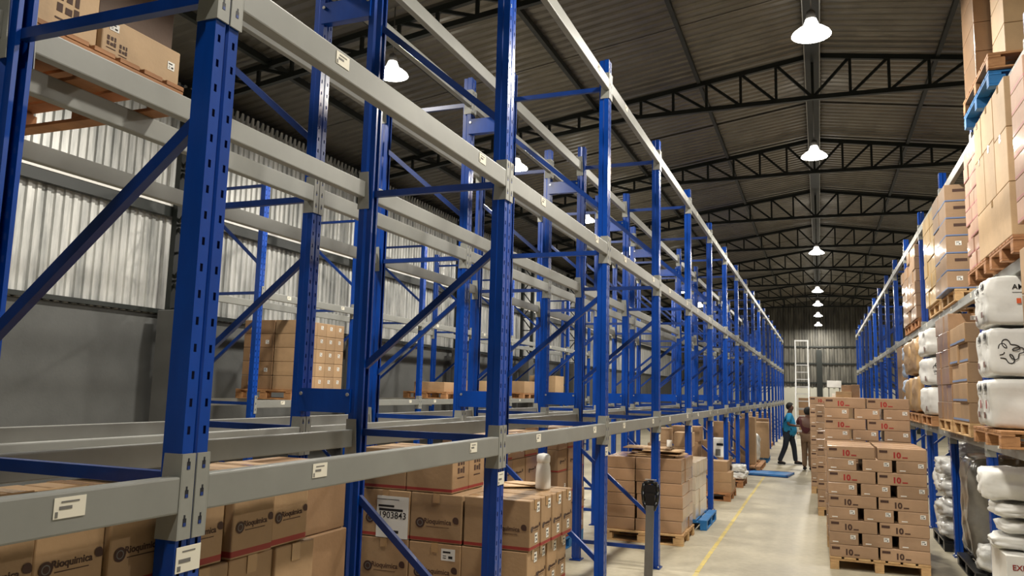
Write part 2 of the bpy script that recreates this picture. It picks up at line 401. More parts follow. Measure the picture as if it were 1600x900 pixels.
# ---------------------------------------------------------------- pallet racking
FH = 4.93           # upright height
def post_mesh():
    """open steel upright: slotted face in the plane x=0 (looking +x), two sides going back, lips, central groove"""
    bm = bmesh.new()
    W, D = .05, .088
    pitch, zs = .08, []
    n = int(FH/pitch)
    z = 0.0; rows = []
    for i in range(n):
        z0 = i*pitch
        rows += [(z0, z0+.028, False), (z0+.028, z0+.052, True), (z0+.052, z0+pitch, False)]
    rows.append((n*pitch, FH, False))
    cols = [(-.05, -.037, 0, 0, 0), (-.037, -.026, 0, 0, 1), (-.026, -.008, 0, 0, 0), (-.008, 0, 0, -.012, 0), (0, .008, -.012, 0, 0), (.008, .026, 0, 0, 0), (.026, .037, 0, 0, 1), (.037, .05, 0, 0, 0)]
    cache = {}
    def v(x, y, z):
        k = (round(x, 4), round(y, 4), round(z, 4))
        if k not in cache: cache[k] = bm.verts.new(k)
        return cache[k]
    for ya, yb, xa, xb, hole in cols:
        if not hole:
            bm.faces.new((v(xa, ya, 0), v(xb, yb, 0), v(xb, yb, FH), v(xa, ya, FH)))
        else:
            for z0, z1, slot in rows:
                if not slot: bm.faces.new((v(xa, ya, z0), v(xb, yb, z0), v(xb, yb, z1), v(xa, ya, z1)))
    for s in (-1, 1):
        for (xa, ya), (xb, yb) in (((0, .05*s), (-.040, .05*s)), ((-.040, .05*s), (-.052, .036*s)), ((-.052, .036*s), (-D, .036*s)), ((-D, .036*s), (-D, .018*s))):
            bm.faces.new((v(xa, ya, 0), v(xb, yb, 0), v(xb, yb, FH), v(xa, ya, FH)))
    bmesh.ops.remove_doubles(bm, verts=bm.verts[:], dist=1e-5)
    bmesh.ops.recalc_face_normals(bm, faces=bm.faces[:])
    return finish(bm, 'upright_post', M_BLUE)
POST = post_mesh()
DEP = 1.0066
bm = bmesh.new(); box(bm, (-.045, 0, .006), (.13, .16, .012))
for s in (-1, 1): tube(bm, (.0, s*.06, .012), (.0, s*.06, .03), .011, 6, 1)
FOOT = finish(bm, 'foot_plate', [M_BLUED, M_ZINC])
def brace_mesh(za, zb, r=(.032, .040)):
    bm = bmesh.new(); xa, xb = -.075, -DEP+.075
    bar(bm, (xa, 0, za), (xb, 0, zb), r[0], r[1])
    for x, z in ((xa+.012, za), (xb-.012, zb)): tube(bm, (x, -.030, z), (x, .030, z), .009, 8, 1)
    return finish(bm, 'brace', [M_BLUED, M_ZINC])
HZ = [brace_mesh(z, z) for z in (.21, 1.655, 3.16, 4.67)]
DG = [brace_mesh(a, b) for a, b in ((.53, 1.26), (2.76, 2.06), (3.57, 4.29))]
FR0 = None
def frame(x, y, face, label, group):
    """face +1: slotted front looks +x"""
    global FR0
    if FR0 is None:
        t = thing('upright_frame', label, 'rack frame', (x, y, 0), group=group)
        link('post', POST, t); link('post', POST, t, (-DEP, 0, 0), (0, 0, PI))
        for me in HZ: link('horizontal_brace', me, t)
        for me in DG: link('diagonal_brace', me, t)
        link('foot_plate', FOOT, t); link('foot_plate', FOOT, t, (-DEP, 0, 0), (0, 0, PI))
        FR0 = t
        if face < 0: t.rotation_euler = (0, 0, PI)
        return t
    return dup(FR0, (x, y, 0), 0 if face > 0 else PI, label, group)
def beam_meshes(bay):
    bm = bmesh.new(); Ln = bay-.108
    box(bm, (-.018, 0, -.052), (.05, Ln, .104)); 
    b = finish(bm, 'beam_profile', M_GREY, .006, 2)
    bm = bmesh.new()
    # front plate over half the slotted face, side plate against the post's flank with a slanted foot
    box(bm, (.006, .0275, -.057), (.005, .047, .242))
    vs = [bm.verts.new(p) for p in ((.0085, .0515, .064), (.0085, .0515, -.178), (-.074, .0515, -.178), (-.060, .0515, .064), (.0085, .0555, .064), (.0085, .0555, -.178), (-.074, .0555, -.178), (-.060, .0555, .064))]
    for f in ((0, 1, 2, 3), (7, 6, 5, 4), (0, 4, 5, 1), (1, 5, 6, 2), (2, 6, 7, 3), (3, 7, 4, 0)): bm.faces.new([vs[i] for i in f])
    for z in (.030, -.050, -.130):
        box(bm, (.0088, .030, z), (.0008, .013, .022), 1); box(bm, (.0092, .030, z-.006), (.0008, .010, .010), 2); box(bm, (.0088, .031, z+.015), (.0008, .006, .012), 1)
    c = finish(bm, 'beam_connector', [M_GREYC, M_HOLE, M_HOOK])
    bm = bmesh.new()
    box(bm, (.0085, .0, -.038), (.001, .088, .050)); 
    for i, (dy, dz, ww, hh) in enumerate(((0, .014, .05, .004), (-.012, 0, .035, .008), (-.036, -.015, .007, .014))): box(bm, (.0094, dy, -.038+dz), (.0008, ww, hh), 1)
    l = finish(bm, 'location_label', [M_PAPER, M_INKG])
    return b, c, l
BM = {}
def beam(x, yc, z, bay, face, label, group, labels=True):
    key = (round(bay, 3), labels)
    if key not in BM:
        b, c, l = BM[(key[0], 'm')] if (key[0], 'm') in BM else beam_meshes(bay)
        BM[(key[0], 'm')] = (b, c, l)
        o = link('rack_beam', b, None, (x, yc, z)); tag(o, label, 'rack beam', group)
        link('end_connector', c, o, (0, -bay/2, 0))
        q = link('end_connector', c, o, (0, bay/2, 0)); q.scale = (1, -1, 1)
        if labels:
            for y in (-.58, .79): link('location_label', l, o, (0, y, 0))
        BM[key] = o
        if face < 0: o.rotation_euler = (0, 0, PI)
        return o
    return dup(BM[key], (x, yc, z), 0 if face > 0 else PI, label, group)
bm = bmesh.new(); box(bm, (0, -.058, 0), (.353+.03, .012, .145)); box(bm, (0, -.03, .07), (.345, .05, .006)); box(bm, (0, -.03, -.07), (.345, .05, .006))
for s in (-1, 1): tube(bm, (s*.172, -.070, .04), (s*.172, -.062, .04), .011, 8, 1)
SPACER = finish(bm, 'row_spacer', [M_BLUE, M_ZINC])
LV = (('lowest', 1.670), ('middle', 3.235), ('top', 4.741))
XA, YA, BAY = -1.713, 1.8408, 2.4
XB = XA-DEP-.3528
NF = 18
TAGFR = []
ARow, BRow = 'aisle row of left double rack', 'inner row of left double rack'
for k in range(0, NF+1):
    y = YA+(k-1)*BAY
    nm = ORD[k]+' from the camera' if k else 'behind the camera'
    fr = frame(XA, y, 1, 'blue upright frame, %s, %s' % (ARow, nm), 'left rack frames')
    TAGFR.append((k, fr))
    if k: frame(XB, y, 1, 'blue upright frame, %s, %s' % (BRow, nm), 'left rack frames')
    if k:
        for z, w_ in ((1.842, 'lower'), (4.43, 'upper')):
            if k < 12:
                o = link('row_spacer', SPACER, None, ((XA-DEP+XB)/2, y, z))
                tag(o, '%s blue spacer joining the two left rack rows at %s uprights' % (w_, ORD[k]), 'rack spacer', 'row spacers')
for k in range(0, NF):
    yc = YA+(k-.5)*BAY
    wb = ORD[k+1]+' bay'
    for lv, z in LV:
        beam(XA, yc, z, BAY, 1, 'grey %s level beam, aisle face of left double rack, %s' % (lv, wb), 'left rack beams')
        if k < 13: beam(XA-DEP, yc, z, BAY, -1, 'grey %s level beam, rear of aisle row, left double rack, %s' % (lv, wb), 'left rack beams', False)
        if k < 11 and k: beam(XB, yc, z, BAY, 1, 'grey %s level beam, front of inner row, left double rack, %s' % (lv, wb), 'left rack beams', False)
        if k < 9 and k: beam(XB-DEP, yc, z, BAY, -1, 'grey %s level beam, rear of inner row, left double rack, %s' % (lv, wb), 'left rack beams', False)
bm = bmesh.new(); box(bm, (.0012, 0, 0), (.0016, .094, .072))
for y, z, a, b in ((.0, .022, .05, .004), (-.014, -.004, .045, .011), (-.034, -.024, .012, .014)): box(bm, (.0024, y, z), (.0008, a, b), 1)
POSTLAB = finish(bm, 'post_label', [M_PAPER, M_INKG])
for k, fr in TAGFR:
    if k: link('post_label', POSTLAB, fr, (.001, .002, 1.435))
XC, YC, BAYC = -7.1, 8.64, 2.37
for k in range(8):
    frame(XC, YC+k*BAYC, 1, 'blue upright frame standing before the left wall, %s from the camera' % ORD[k+1], 'wall rack frames')
for k in range(7):
    for lv, z in (('lower', 1.70), ('upper', 3.19)):
        beam(XC, YC+(k+.5)*BAYC, z, BAYC, 1, 'grey %s beam, front of the rack along left wall, %s bay' % (lv, ORD[k+1]), 'wall rack beams')
        beam(XC-DEP, YC+(k+.5)*BAYC, z, BAYC, -1, 'grey %s beam, rear of the rack along left wall, %s bay' % (lv, ORD[k+1]), 'wall rack beams', False)
# right rack: slotted front faces the aisle (-x)
XR, YR, BAYR = 1.533, 9.10, 2.38
RLV = (('lowest', 1.575), ('middle', 3.10), ('top', 4.655))
for k in range(-1, 13):
    frame(XR, YR+k*BAYR, -1, 'blue upright frame of the right rack, %s' % ('just outside the view' if k < 0 else ORD[k+1]+' from the camera'), 'right rack frames')
for k in range(-1, 12):
    for lv, z in RLV:
        beam(XR, YR+(k+.5)*BAYR, z, BAYR, -1, 'grey %s level beam, aisle face of the right rack, %s bay' % (lv, ORD[k+2]), 'right rack beams')
        if k < 3: beam(XR+DEP, YR+(k+.5)*BAYR, z, BAYR, 1, 'grey %s level beam, rear of the right rack, %s bay' % (lv, ORD[k+2]), 'right rack beams', False)
# ---------------------------------------------------------------- goods: helpers
FROT = {'+X': (PI/2, 0, PI/2), '-Y': (PI/2, 0, 0), '-X': (PI/2, 0, -PI/2), '+Y': (PI/2, 0, PI), '+Z': (0, 0, 0)}
def face_loc(dims, face, u, v, off=.0015):
    x, y, z = dims[0]/2, dims[1]/2, dims[2]/2
    return {'+X': (x+off, u, v), '-Y': (u, -y-off, v), '-X': (-x-off, -u, v), '+Y': (-u, y+off, v), '+Z': (u, v, z+off)}[face]
TXT = {}
def text_mesh(s, size, m, bold=0.0):
    k = (s, size, m.name)
    if k in TXT: return TXT[k]
    cu = bpy.data.curves.new('lettering', 'FONT'); cu.body = s; cu.size = size; cu.align_x = 'CENTER'; cu.align_y = 'CENTER'; cu.extrude = .0004; cu.offset = bold
    cu.resolution_u = 3
    o = bpy.data.objects.new('lettering_tmp', cu); COL.objects.link(o)
    dg = bpy.context.evaluated_depsgraph_get(); dg.update()
    me = bpy.data.meshes.new_from_object(o.evaluated_get(dg))
    bpy.data.objects.remove(o); me.materials.clear(); me.materials.append(m)
    TXT[k] = me
    return me
RC = {}
def rect_mesh(wd, ht, m, bars=(), m2=None, t=.0012):
    k = (round(wd, 3), round(ht, 3), m.name, tuple(bars))
    if k in RC: return RC[k]
    bm = bmesh.new(); box(bm, (0, 0, 0), (wd, ht, t))
    for (x, y, a, b) in bars: box(bm, (x*wd, y*ht, t/2+.0003), (a*wd, b*ht, .0006), 1)
    RC[k] = finish(bm, 'label_sheet', [m, m2 or M_INK])
    return RC[k]
DC = {}
def disc_mesh(r, m, drop=False):
    k = (r, m.name, drop)
    if k in DC: return DC[k]
    bm = bmesh.new(); n = 20; vs = []
    for i in range(n):
        a = 2*PI*i/n; rr = r
        x, y = rr*math.cos(a), rr*math.sin(a)
        if drop and x > 0 and y < 0: x, y = r*min(1, abs(math.cos(a))*1.25), -r*min(1, abs(math.sin(a))*1.25)
        vs.append(bm.verts.new((x, y, .0006)))
    bm.faces.new(vs)
    if not drop:
        ring = [bm.verts.new((r*.62*math.cos(2*PI*i/n), r*.62*math.sin(2*PI*i/n), .0012)) for i in range(n)]
        ring2 = [bm.verts.new((r*.48*math.cos(2*PI*i/n), r*.48*math.sin(2*PI*i/n), .0012)) for i in range(n)]
        for i in range(n):
            f = bm.faces.new((ring[i], ring[(i+1) % n], ring2[(i+1) % n], ring2[i])); f.material_index = 1
    DC[k] = finish(bm, 'emblem', [m, M_INKG])
    return DC[k]
def put(parent, dims, face, u, v, name, me, off=.0015, rz=0.0):
    r = FROT[face]
    o = link(name, me, parent, face_loc(dims, face, u, v, off))
    if rz:
        from mathutils import Euler
        o.rotation_euler = (Euler(r).to_matrix() @ Matrix.Rotation(rz, 3, 'Z')).to_euler()
    else: o.rotation_euler = r
    return o
LABEL_BARS = ((-.1, .22, .55, .16), (.18, -.2, .3, .22), (-.25, -.1, .25, .06), (-.25, -.28, .25, .06))
def white_label(c, d, face, u, v, wd, ht): return put(c, d, face, u, v, 'shipping_label', rect_mesh(wd, ht, M_WPAPER, LABEL_BARS))
def rio(c, d, face, s=1.0, v=.0, u=0.0):
    put(c, d, face, u-.068*s, v-.004*s, 'printed_emblem', disc_mesh(round(.020*s, 4), M_INKB))
    put(c, d, face, u+.008*s, v+.004*s, 'printed_name', text_mesh('Rioquimica', round(.027*s, 4), M_INKB, .0006))
    put(c, d, face, u+.086*s, v+.014*s, 'printed_drop', disc_mesh(round(.013*s, 4), M_INKB, True))
    put(c, d, face, u+.008*s, v-.016*s, 'printed_line', rect_mesh(round(.10*s, 3), .0022, M_INKB))
def shipping_marks(c, d, face, u, v, s=1.0):
    bars = ((-.3, .3, .22, .3), (.05, .3, .22, .26), (.35, .3, .16, .3), (-.3, -.08, .22, .26), (.05, -.1, .26, .2), (.35, -.08, .2, .3), (0, -.42, .9, .05))
    bm = bmesh.new()
    for x, y, a, b in bars: box(bm, (x*.11*s, y*.13*s, 0), (a*.11*s, b*.13*s, .001))
    put(c, d, face, u, v, 'printed_marks', finish(bm, 'handling_marks', M_INKB))
CM = {}
def carton_mesh(d, m, var=0):
    k = (round(d[0], 3), round(d[1], 3), round(d[2], 3), m.name, var)
    if k in CM: return CM[k]
    bm = bmesh.new(); rnd = random.Random(var*7+1)
    bmesh.ops.create_cube(bm, size=1.0)
    for v in bm.verts: v.co = Vector((v.co.x*d[0], v.co.y*d[1], v.co.z*d[2]))
    bmesh.ops.subdivide_edges(bm, edges=bm.edges[:], cuts=2, use_grid_fill=True)
    for v in bm.verts:       # sides sag outwards a little
        fx = 1-(2*v.co.x/d[0])**2; fy = 1-(2*v.co.y/d[1])**2; fz = 1-(2*v.co.z/d[2])**2
        b = rnd.uniform(-.002, .0035)
        if abs(abs(v.co.x)-d[0]/2) < 1e-4: v.co.x += math.copysign(max(0, b)*fz*fy, v.co.x)*0.6
        if abs(abs(v.co.y)-d[1]/2) < 1e-4: v.co.y += math.copysign(max(0, b)*fz*fx, v.co.y)*0.6
    ed = [e for e in bm.edges if len(e.link_faces) == 2 and e.calc_face_angle() > 1.0]
    bmesh.ops.bevel(bm, geom=ed, offset=min(.006, d[2]*.05), segments=2, affect='EDGES', profile=.5)
    CM[k] = finish(bm, 'carton', m)
    return CM[k]
def tape_mesh(d, axis):
    k = ('tape', round(d[0], 3), round(d[1], 3), round(d[2], 3), axis)
    if k in CM: return CM[k]
    bm = bmesh.new(); w_ = .048; drop = min(.06, d[2]*.35)
    if axis == 'x':
        box(bm, (0, 0, d[2]/2+.0008), (d[0]+.004, w_, .0012))
        for s in (-1, 1): box(bm, (s*(d[0]/2+.0028), 0, d[2]/2-drop/2), (.0012, w_, drop))
    else:
        box(bm, (0, 0, d[2]/2+.0008), (w_, d[1]+.004, .0012))
        for s in (-1, 1): box(bm, (0, s*(d[1]/2+.0028), d[2]/2-drop/2), (w_, .0012, drop))
    CM[k] = finish(bm, 'tape', M_TAPE)
    return CM[k]
def carton(x, y, zb, d, m, label, group=None, rz=0.0, tape=None, cat='carton', name='cardboard_carton'):
    """carton with its foot centre at x,y,zb"""
    if name == 'cardboard_carton': name = KINDN.get(m.name, name)
    o = link(name, carton_mesh(d, m, random.randint(0, 2)), None, (x, y, zb+d[2]/2), (0, 0, rz))
    tag(o, label, cat, group)
    if tape: link('packing_tape', tape_mesh(d, tape), o)
    return o
KINDN = {'cardboard_red_stripe': 'striped_carton', 'cardboard_tall_red_stripe': 'striped_carton', 'cardboard_pinkish': 'flat_carton', 'cardboard_rose': 'rose_carton', 'cardboard_wrapped': 'wrapped_carton', 'cardboard_blue_stripe': 'blue_striped_carton', 'cardboard_white_wrap': 'white_wrapped_carton', 'cardboard_yellowish': 'yellowish_carton'}
# pallets
PM = {}
def pallet(x, y, zb, label, group, wx=1.0, wy=1.2, m=M_WOOD, h=.14, along='y'):
    """wooden pallet, foot centre; deck boards run along y (or x)"""
    key = (wx, wy, m.name, h, along)
    if key not in PM:
        a, b = (wx, wy) if along == 'y' else (wy, wx)
        def P(c, d): return ((c[0], c[1], c[2]), d) if along == 'y' else ((-c[1], c[0], c[2]), (d[1], d[0], d[2]))
        bm = bmesh.new(); n = 7; bw = a/7-.022
        for i in range(n):
            px = -a/2+bw/2+i*(a-bw)/(n-1); c, d = P((px, 0, h-.011), (bw, b, .022)); box(bm, c, d)
        for j in (-1, 0, 1): c, d = P((0, j*(b/2-.05), h-.033), (a, .095, .020)); box(bm, c, d)
        deck = finish(bm, 'pallet_deck', m, .002)
        bm = bmesh.new()
        for i in (-1, 0, 1): c, d = P((i*(a/2-.05), 0, .009), (.095, b, .018)); box(bm, c, d)
        bot = finish(bm, 'pallet_foot_boards', m, .002)
        bm = bmesh.new(); c, d = P((0, 0, (h-.043+.018)/2), (.095, .13, h-.043-.018)); box(bm, c, d); blk = finish(bm, 'pallet_block', m, .003)
        t = thing('pallet', label, 'pallet', (x, y, zb), group=group)
        link('deck', deck, t); link('foot_boards', bot, t)
        for i in (-1, 0, 1):
            for j in (-1, 0, 1):
                c, _ = P((i*(a/2-.05), j*(b/2-.065), 0), (1, 1, 1)); link('block', blk, t, (c[0], c[1], 0))
        PM[key] = t
        return t
    return dup(PM[key], (x, y, zb), None, label, group)
# soft bags
BG = {}
def bag_mesh(d, m, seed=0, puff=.35, wrinkle=.02, key=None):
    k = (d, m.name, seed, puff, wrinkle)
    if k in BG: return BG[k]
    from mathutils import noise
    bm = bmesh.new(); bmesh.ops.create_cube(bm, size=2.0)
    bmesh.ops.subdivide_edges(bm, edges=bm.edges[:], cuts=9, use_grid_fill=True)
    for v in bm.verts:
        p = v.co.copy(); q = p.normalized()*p.length
        e = 1.0/ (1.0 + puff*3)
        n = 2+6*(1-puff)
        L = (abs(p.x)**n+abs(p.y)**n+abs(p.z)**n)**(1/n)
        p = p/L
        dn = noise.noise(p*2.1+Vector((seed*3.7, seed, 1)))*wrinkle*2+noise.noise(p*5.0+Vector((seed, 2, seed*1.3)))*wrinkle
        v.co = Vector((p.x*d[0]/2, p.y*d[1]/2, p.z*d[2]/2)) + p.normalized()*dn
    for f in bm.faces: f.smooth = True
    lo = min(v.co.z for v in bm.verts); hi = max(v.co.z for v in bm.verts)
    for v in bm.verts: v.co.z = (v.co.z-lo)/(hi-lo)*d[2]      # foot at 0, exact height
    BG[k] = finish(bm, 'bag', m)
    return BG[k]
def bag(x, y, zb, d, m, label, group=None, seed=0, puff=.35, wrinkle=.02, rz=0, name='bag', cat='bag'):
    o = link(name, bag_mesh(d, m, seed, puff, wrinkle), None, (x, y, zb), (0, 0, rz)); tag(o, label, cat, group); return o

LAY = lambda i: ORD[i+1]+' layer up'
# ================================================================ left rack, floor level: striped medical cartons
gR = 'striped cartons under the nearest left beam'
d = (.36, .207, .268)
YF = {3: (.905, 1.118, 1.331, 1.547, 1.760, 2.010, 2.247, 2.463), 2: (.93, 1.145, 1.36, 1.575, 2.03, 2.27, 2.50)}
for lv, z in ((3, 1.362), (2, 1.09)):
    for i, y in enumerate(YF[lv]):
        dd = d if lv == 3 else (.36, .225, .268)
        x = -1.812-.18+(-.012 if i % 2 else 0)-(.006 if lv < 3 else 0)
        lb = 'red striped carton with dark print, %s, %s from left under nearest beam' % ({3: 'top row', 2: 'second row'}[lv], ORD[i+1])
        c = carton(x, y, z, dd, C_RIO, lb, gR, 0 if abs(y-1.84) < .2 else random.uniform(-.012, .012), 'x')
        rio(c, dd, '+X', 1.0, -.03)
        if lv == 2 and i == 6: shipping_marks(c, dd, '+X', .04, -.075, .8)
        if lv == 3 and i in (0, 3):    # an opened flap on top
            bm = bmesh.new(); bar(bm, (.0, 0, .137), (.13, 0, .158), .16, .004, upv=(0, 0, 1)); link('open_flap', finish(bm, 'flap', C_PALE), c)
for i, y in enumerate((1.24, 2.42)):
    pallet(-2.24, y, 0, 'wooden pallet low under the nearest striped cartons, %s from the camera' % ORD[i+1], 'pallets under near cartons', .9, .9, M_WOOD)
    carton(-2.24, y, .142, (.84, .86, .945), C_BROWN, 'large brown carton under the striped cartons, %s from the camera' % ORD[i+1], 'base cartons')
# recessed dark cartons beyond the nearest group
for i, (z, h) in enumerate(((.142, .52), (.665, .44), (1.108, .38))):
    for j, y in enumerate((3.40, 3.87)):
        carton(-2.86-.02*i, y, z, (.5, .46, h), C_BROWN, 'shadowed brown carton in the recess behind second upright, %s, %s one' % (LAY(i), ('near', 'far')[j]), 'recess cartons')
pallet(-2.85, 3.64, 0, 'wooden pallet in the recess behind the second upright', 'pallets under left rack', .9, .98)
# pallet of striped cartons behind the second upright (Y from 4.81)
gS = 'striped cartons behind the second left upright'
h = .318
for lv in range(3):
    z = .285+lv*h
    ycur = 4.81
    yb = [4.81, 5.015, 5.225, 5.44, 5.655]
    for i in range(4):
        dd = (.46, yb[i+1]-yb[i]-.006, h-.004)
        off = random.uniform(-.012, .012) if lv != 2 else (0.006*i-.012)
        sx = -1.722-.23+off-(.03 if lv == 1 else 0)
        c = carton(sx, (yb[i]+yb[i+1])/2, z, dd, C_RIOL, 'red striped carton behind second upright, aisle column %s, %s' % (ORD[i+1], LAY(lv)), gS, 0, 'x')
        if lv >= 1:
            rio(c, dd, '+X', .95, -.02)
            white_label(c, dd, '+X', .05, .105, .055, .062)
            white_label(c, dd, '+X', .02, -.085, .05, .06)
        if i == 0: rio(c, dd, '-Y', 1.5, -.03, .06)
    xb = [-2.205, -2.594, -2.98]
    for i in range(2):
        dd = (.381, .40, h-.004)
        c = carton((xb[i]+xb[i+1])/2, 4.81+.20, z, dd, C_RIOL, 'red striped carton behind second upright, back column %s, %s' % (ORD[i+1], LAY(lv)), gS, 0, 'y')
        rio(c, dd, '-Y', 1.7, -.03, .0)
        if lv == 2 and i == 1:
            s_ = put(c, dd, '-Y', .06, -.02, 'paper_sign', rect_mesh(.245, .275, M_WPAPER, ((-.15, .42, .7, .012), (-.2, .26, .5, .05), (-.05, .17, .75, .06), (.1, -.35, .22, .07))), .004)
            s_['label'] = 'white paper sign reading 1903843'
            link('sign_number', text_mesh('1903843', .062, M_INK, .0006), s_, (.0, .01, .0012))
        if lv == 1 and i == 0: white_label(c, dd, '-Y', .10, .09, .10, .075)
    for i in range(2):
        dd = (.381, .42, h-.004)
        if lv == 2: carton((xb[i]+xb[i+1])/2, 5.44, z, dd, C_RIOL, 'red striped carton at the rear of the stack behind second upright, %s' % ORD[i+1], gS)
for k, y in enumerate((5.30,)):
    pallet(-2.34, y, 0, 'lower wooden pallet under the striped cartons behind second upright', 'pallets under left rack', 1.2, 1.0, M_WOOD)
    pallet(-2.34, y, .142, 'upper wooden pallet under the striped cartons behind second upright', 'pallets under left rack', 1.2, 1.0, M_WOOD)
# long cartons lying on top of that stack
zt = .285+3*h
for i in range(2):
    for j in range(2):
        dd = (.345, .262, .275)
        c = carton(-2.29-.1725-j*.35, 4.815+.131+i*.27, zt, dd, C_RIO, 'red striped carton lying on the stack behind second upright, %s along, %s back' % (ORD[i+1], ORD[j+1]), gS, 0, 'x')
        if j == 0: shipping_marks(c, dd, '+X', .0, .02, 1.1)
        elif i == 0: rio(c, dd, '-Y', 1.2, 0)
# opened flat sheets and the white bottle on the stack
bm = bmesh.new(); bar(bm, (-.16, -.1, .006), (.14, .08, .012), .2, .006); bar(bm, (-.1, .12, .014), (.17, .02, .022), .16, .005)
o = link('cardboard_sheet', finish(bm, 'loose_sheets', C_PALE, 0), None, (-2.08, 5.46, zt+.002)); tag(o, 'loose cardboard sheets lying beside the white bottle on the carton stack', 'cardboard')
t = thing('plastic_bottle', 'tall white plastic bottle standing on the striped carton stack', 'bottle', (-1.86, 5.42, zt+.001))
bm = bmesh.new(); lathe(bm, [(.001, 0), (.050, 0), (.055, .012), (.054, .10), (.050, .155), (.044, .178), (.045, .185)], 20); link('bottle_body', finish(bm, 'bottle_body', M_WHITE), t)
bm = bmesh.new(); lathe(bm, [(.045, .185), (.051, .192), (.052, .232), (.040, .245), (.001, .252)], 8); link('bottle_cap', finish(bm, 'bottle_cap', M_WHITE), t)

# cartons on the floor of the inner row, seen through the aisle row
gB = 'cartons on the inner row floor'
for p, (ya, pm) in enumerate(((6.85, M_WOOD), (9.14, M_PBLUE))):
    n = 4 if p == 0 else 3
    for i in range(n):
        for lv in range(5):
            dd = (.44, .375 if p == 0 else .36, .268)
            y = ya+.2+i*(dd[1]+.006)
            c = carton(-2.95-.22+random.uniform(-.012, .012), y, .142+lv*.270, dd, C_RIO if (i+lv) % 2 else C_WRAP, 'carton on inner row floor, %s pallet, column %s, %s' % (ORD[p+1], ORD[i+1], LAY(lv)), gB)
            if lv % 2: rio(c, dd, '+X', 1.2, -.01)
            else: white_label(c, dd, '+X', .1, -.04, .05, .06)
    pallet(-3.45, ya+(.78 if p == 0 else .58), 0, 'pallet under inner row cartons, %s from the camera' % ORD[p+1], 'pallets under inner row', 1.0, 1.5 if p == 0 else 1.12, pm)

# plain wrapped cartons between third and fourth uprights beyond
gP = 'plain cartons on the pallet beside the yellow line'
for lv in range(6):
    z = .142+lv*.158
    for i in range(3):
        y = 10.46+.15+i*.300
        dd = (.60, .296, .154)
        carton(-1.69-.30+random.uniform(-.01, .012), y, z, dd, C_WRAP, 'plain carton by yellow line, aisle side, %s from camera, %s' % (ORD[i+1], LAY(lv)), gP)
    dd = (.38, .45, .154)
    for i in range(2):
        carton(-2.31-.19, 10.46+.225+i*.452, z, dd, C_WRAP, 'plain carton by yellow line, rack side, %s from camera, %s' % (ORD[i+1], LAY(lv)), gP)
pallet(-2.20, 10.90, 0, 'pale wooden pallet under the plain wrapped cartons by the yellow line', 'pallets under left rack', 1.06, .98, M_WOODP, along='x')
# flattened cardboard heap on top
for i, (x, y, rz, a, b) in enumerate(((-2.15, 10.78, .1, .62, .42), (-2.02, 10.82, -.12, .60, .46), (-2.10, 10.86, .2, .66, .38), (-1.98, 10.76, -.02, .5, .4), (-2.2, 10.84, .06, .64, .44))):
    bm = bmesh.new(); box(bm, (0, 0, .008), (a, b, .010)); box(bm, (0, .02, .017), (a*.94, b*.9, .006))
    o = link('flattened_carton', finish(bm, 'flat_carton', C_PALE if i % 2 else C_TAN, .002), None, (x, y, 1.092+i*.024), (.0, 0, rz)); tag(o, 'flattened carton in the heap on the plain wrapped cartons, %s from the bottom' % ORD[i+1], 'cardboard', 'flattened cartons')
c = carton(-1.93, 10.9, 1.092+5*.024+.001, (.07, .05, .09), M_WHITE, 'small white box standing on the heap of flattened cartons', None, .3, cat='box', name='small_box')
# white wrapped cartons on the blue pallet
gW = 'white wrapped cartons on the blue pallet'
M_WW = card('cardboard_white_wrap', (206, 190, 166), coat=.6, rough=.35)
for lv in range(4):
    for i in range(3):
        dd = (.55, .37, .20)
        carton(-1.70-.275+random.uniform(-.012, .01), 11.78+.19+i*.374, .142+lv*.203, dd, M_WW, 'white wrapped carton on the blue pallet, %s from camera, %s' % (ORD[i+1], LAY(lv)), gW)
pallet(-2.05, 12.34, 0, 'bright blue pallet under the white wrapped cartons', 'blue pallets', 1.0, 1.14, M_PBLUE)
gO = 'cartons stacked above the white wrapped load'
for i, (x, z, d_) in enumerate(((-1.95, .956, (.30, .34, .20)), (-2.27, .956, (.30, .34, .24)), (-1.90, 1.158, (.26, .30, .21)), (-2.24, 1.20, (.29, .3, .22)))):
    carton(x, 12.0, z, d_, C_TAN, 'tan carton above the white wrapped load, %s' % ('lower right', 'lower left', 'upper right', 'upper left')[i], gO)
# mixed pallets farther along the left floor
gM = 'cartons on the farther left pallets'
pallet(-2.06, 15.62, 0, 'wooden pallet with tan cartons at the far end of the yellow line', 'pallets under left rack', 1.0, 1.05, M_WOODR, along='x')
for i, (x, y, z, d_) in enumerate(((-1.74, 15.42, .142, (.36, .42, .18)), (-2.14, 15.42, .142, (.38, .42, .18)), (-1.74, 15.42, .324, (.36, .42, .19)), (-2.14, 15.42, .324, (.38, .42, .19)), (-1.85, 15.44, .516, (.44, .40, .19)), (-1.76, 15.9, .142, (.38, .40, .20)), (-2.2, 15.9, .142, (.4, .4, .3)))):
    carton(x, y, z, d_, C_TAN, 'tan carton on the pallet ending the yellow line, %s' % ('front lower aisle side', 'front lower rack side', 'front upper aisle side', 'front upper rack side', 'single one on top', 'rear aisle side', 'rear rack side')[i], gM)
for i, (x, y, z, d_) in enumerate(((-2.35, 14.6, .142, (.6, .5, .5)), (-2.3, 14.5, .645, (.55, .5, .45)), (-2.25, 14.52, 1.10, (.5, .44, .26)), (-2.35, 19.6, .142, (.6, .6, .7)), (-2.3, 19.6, .845, (.5, .5, .45)))):
    carton(x, y, z, d_, C_BROWN, 'brown carton deep under the left rack, %s' % ('sixth bay lower', 'sixth bay middle', 'sixth bay top', 'eighth bay lower', 'eighth bay top')[i], gM)
pallet(-2.35, 14.5, 0, 'pallet deep under the left rack in the sixth bay', 'pallets under left rack', 1.0, 1.0)
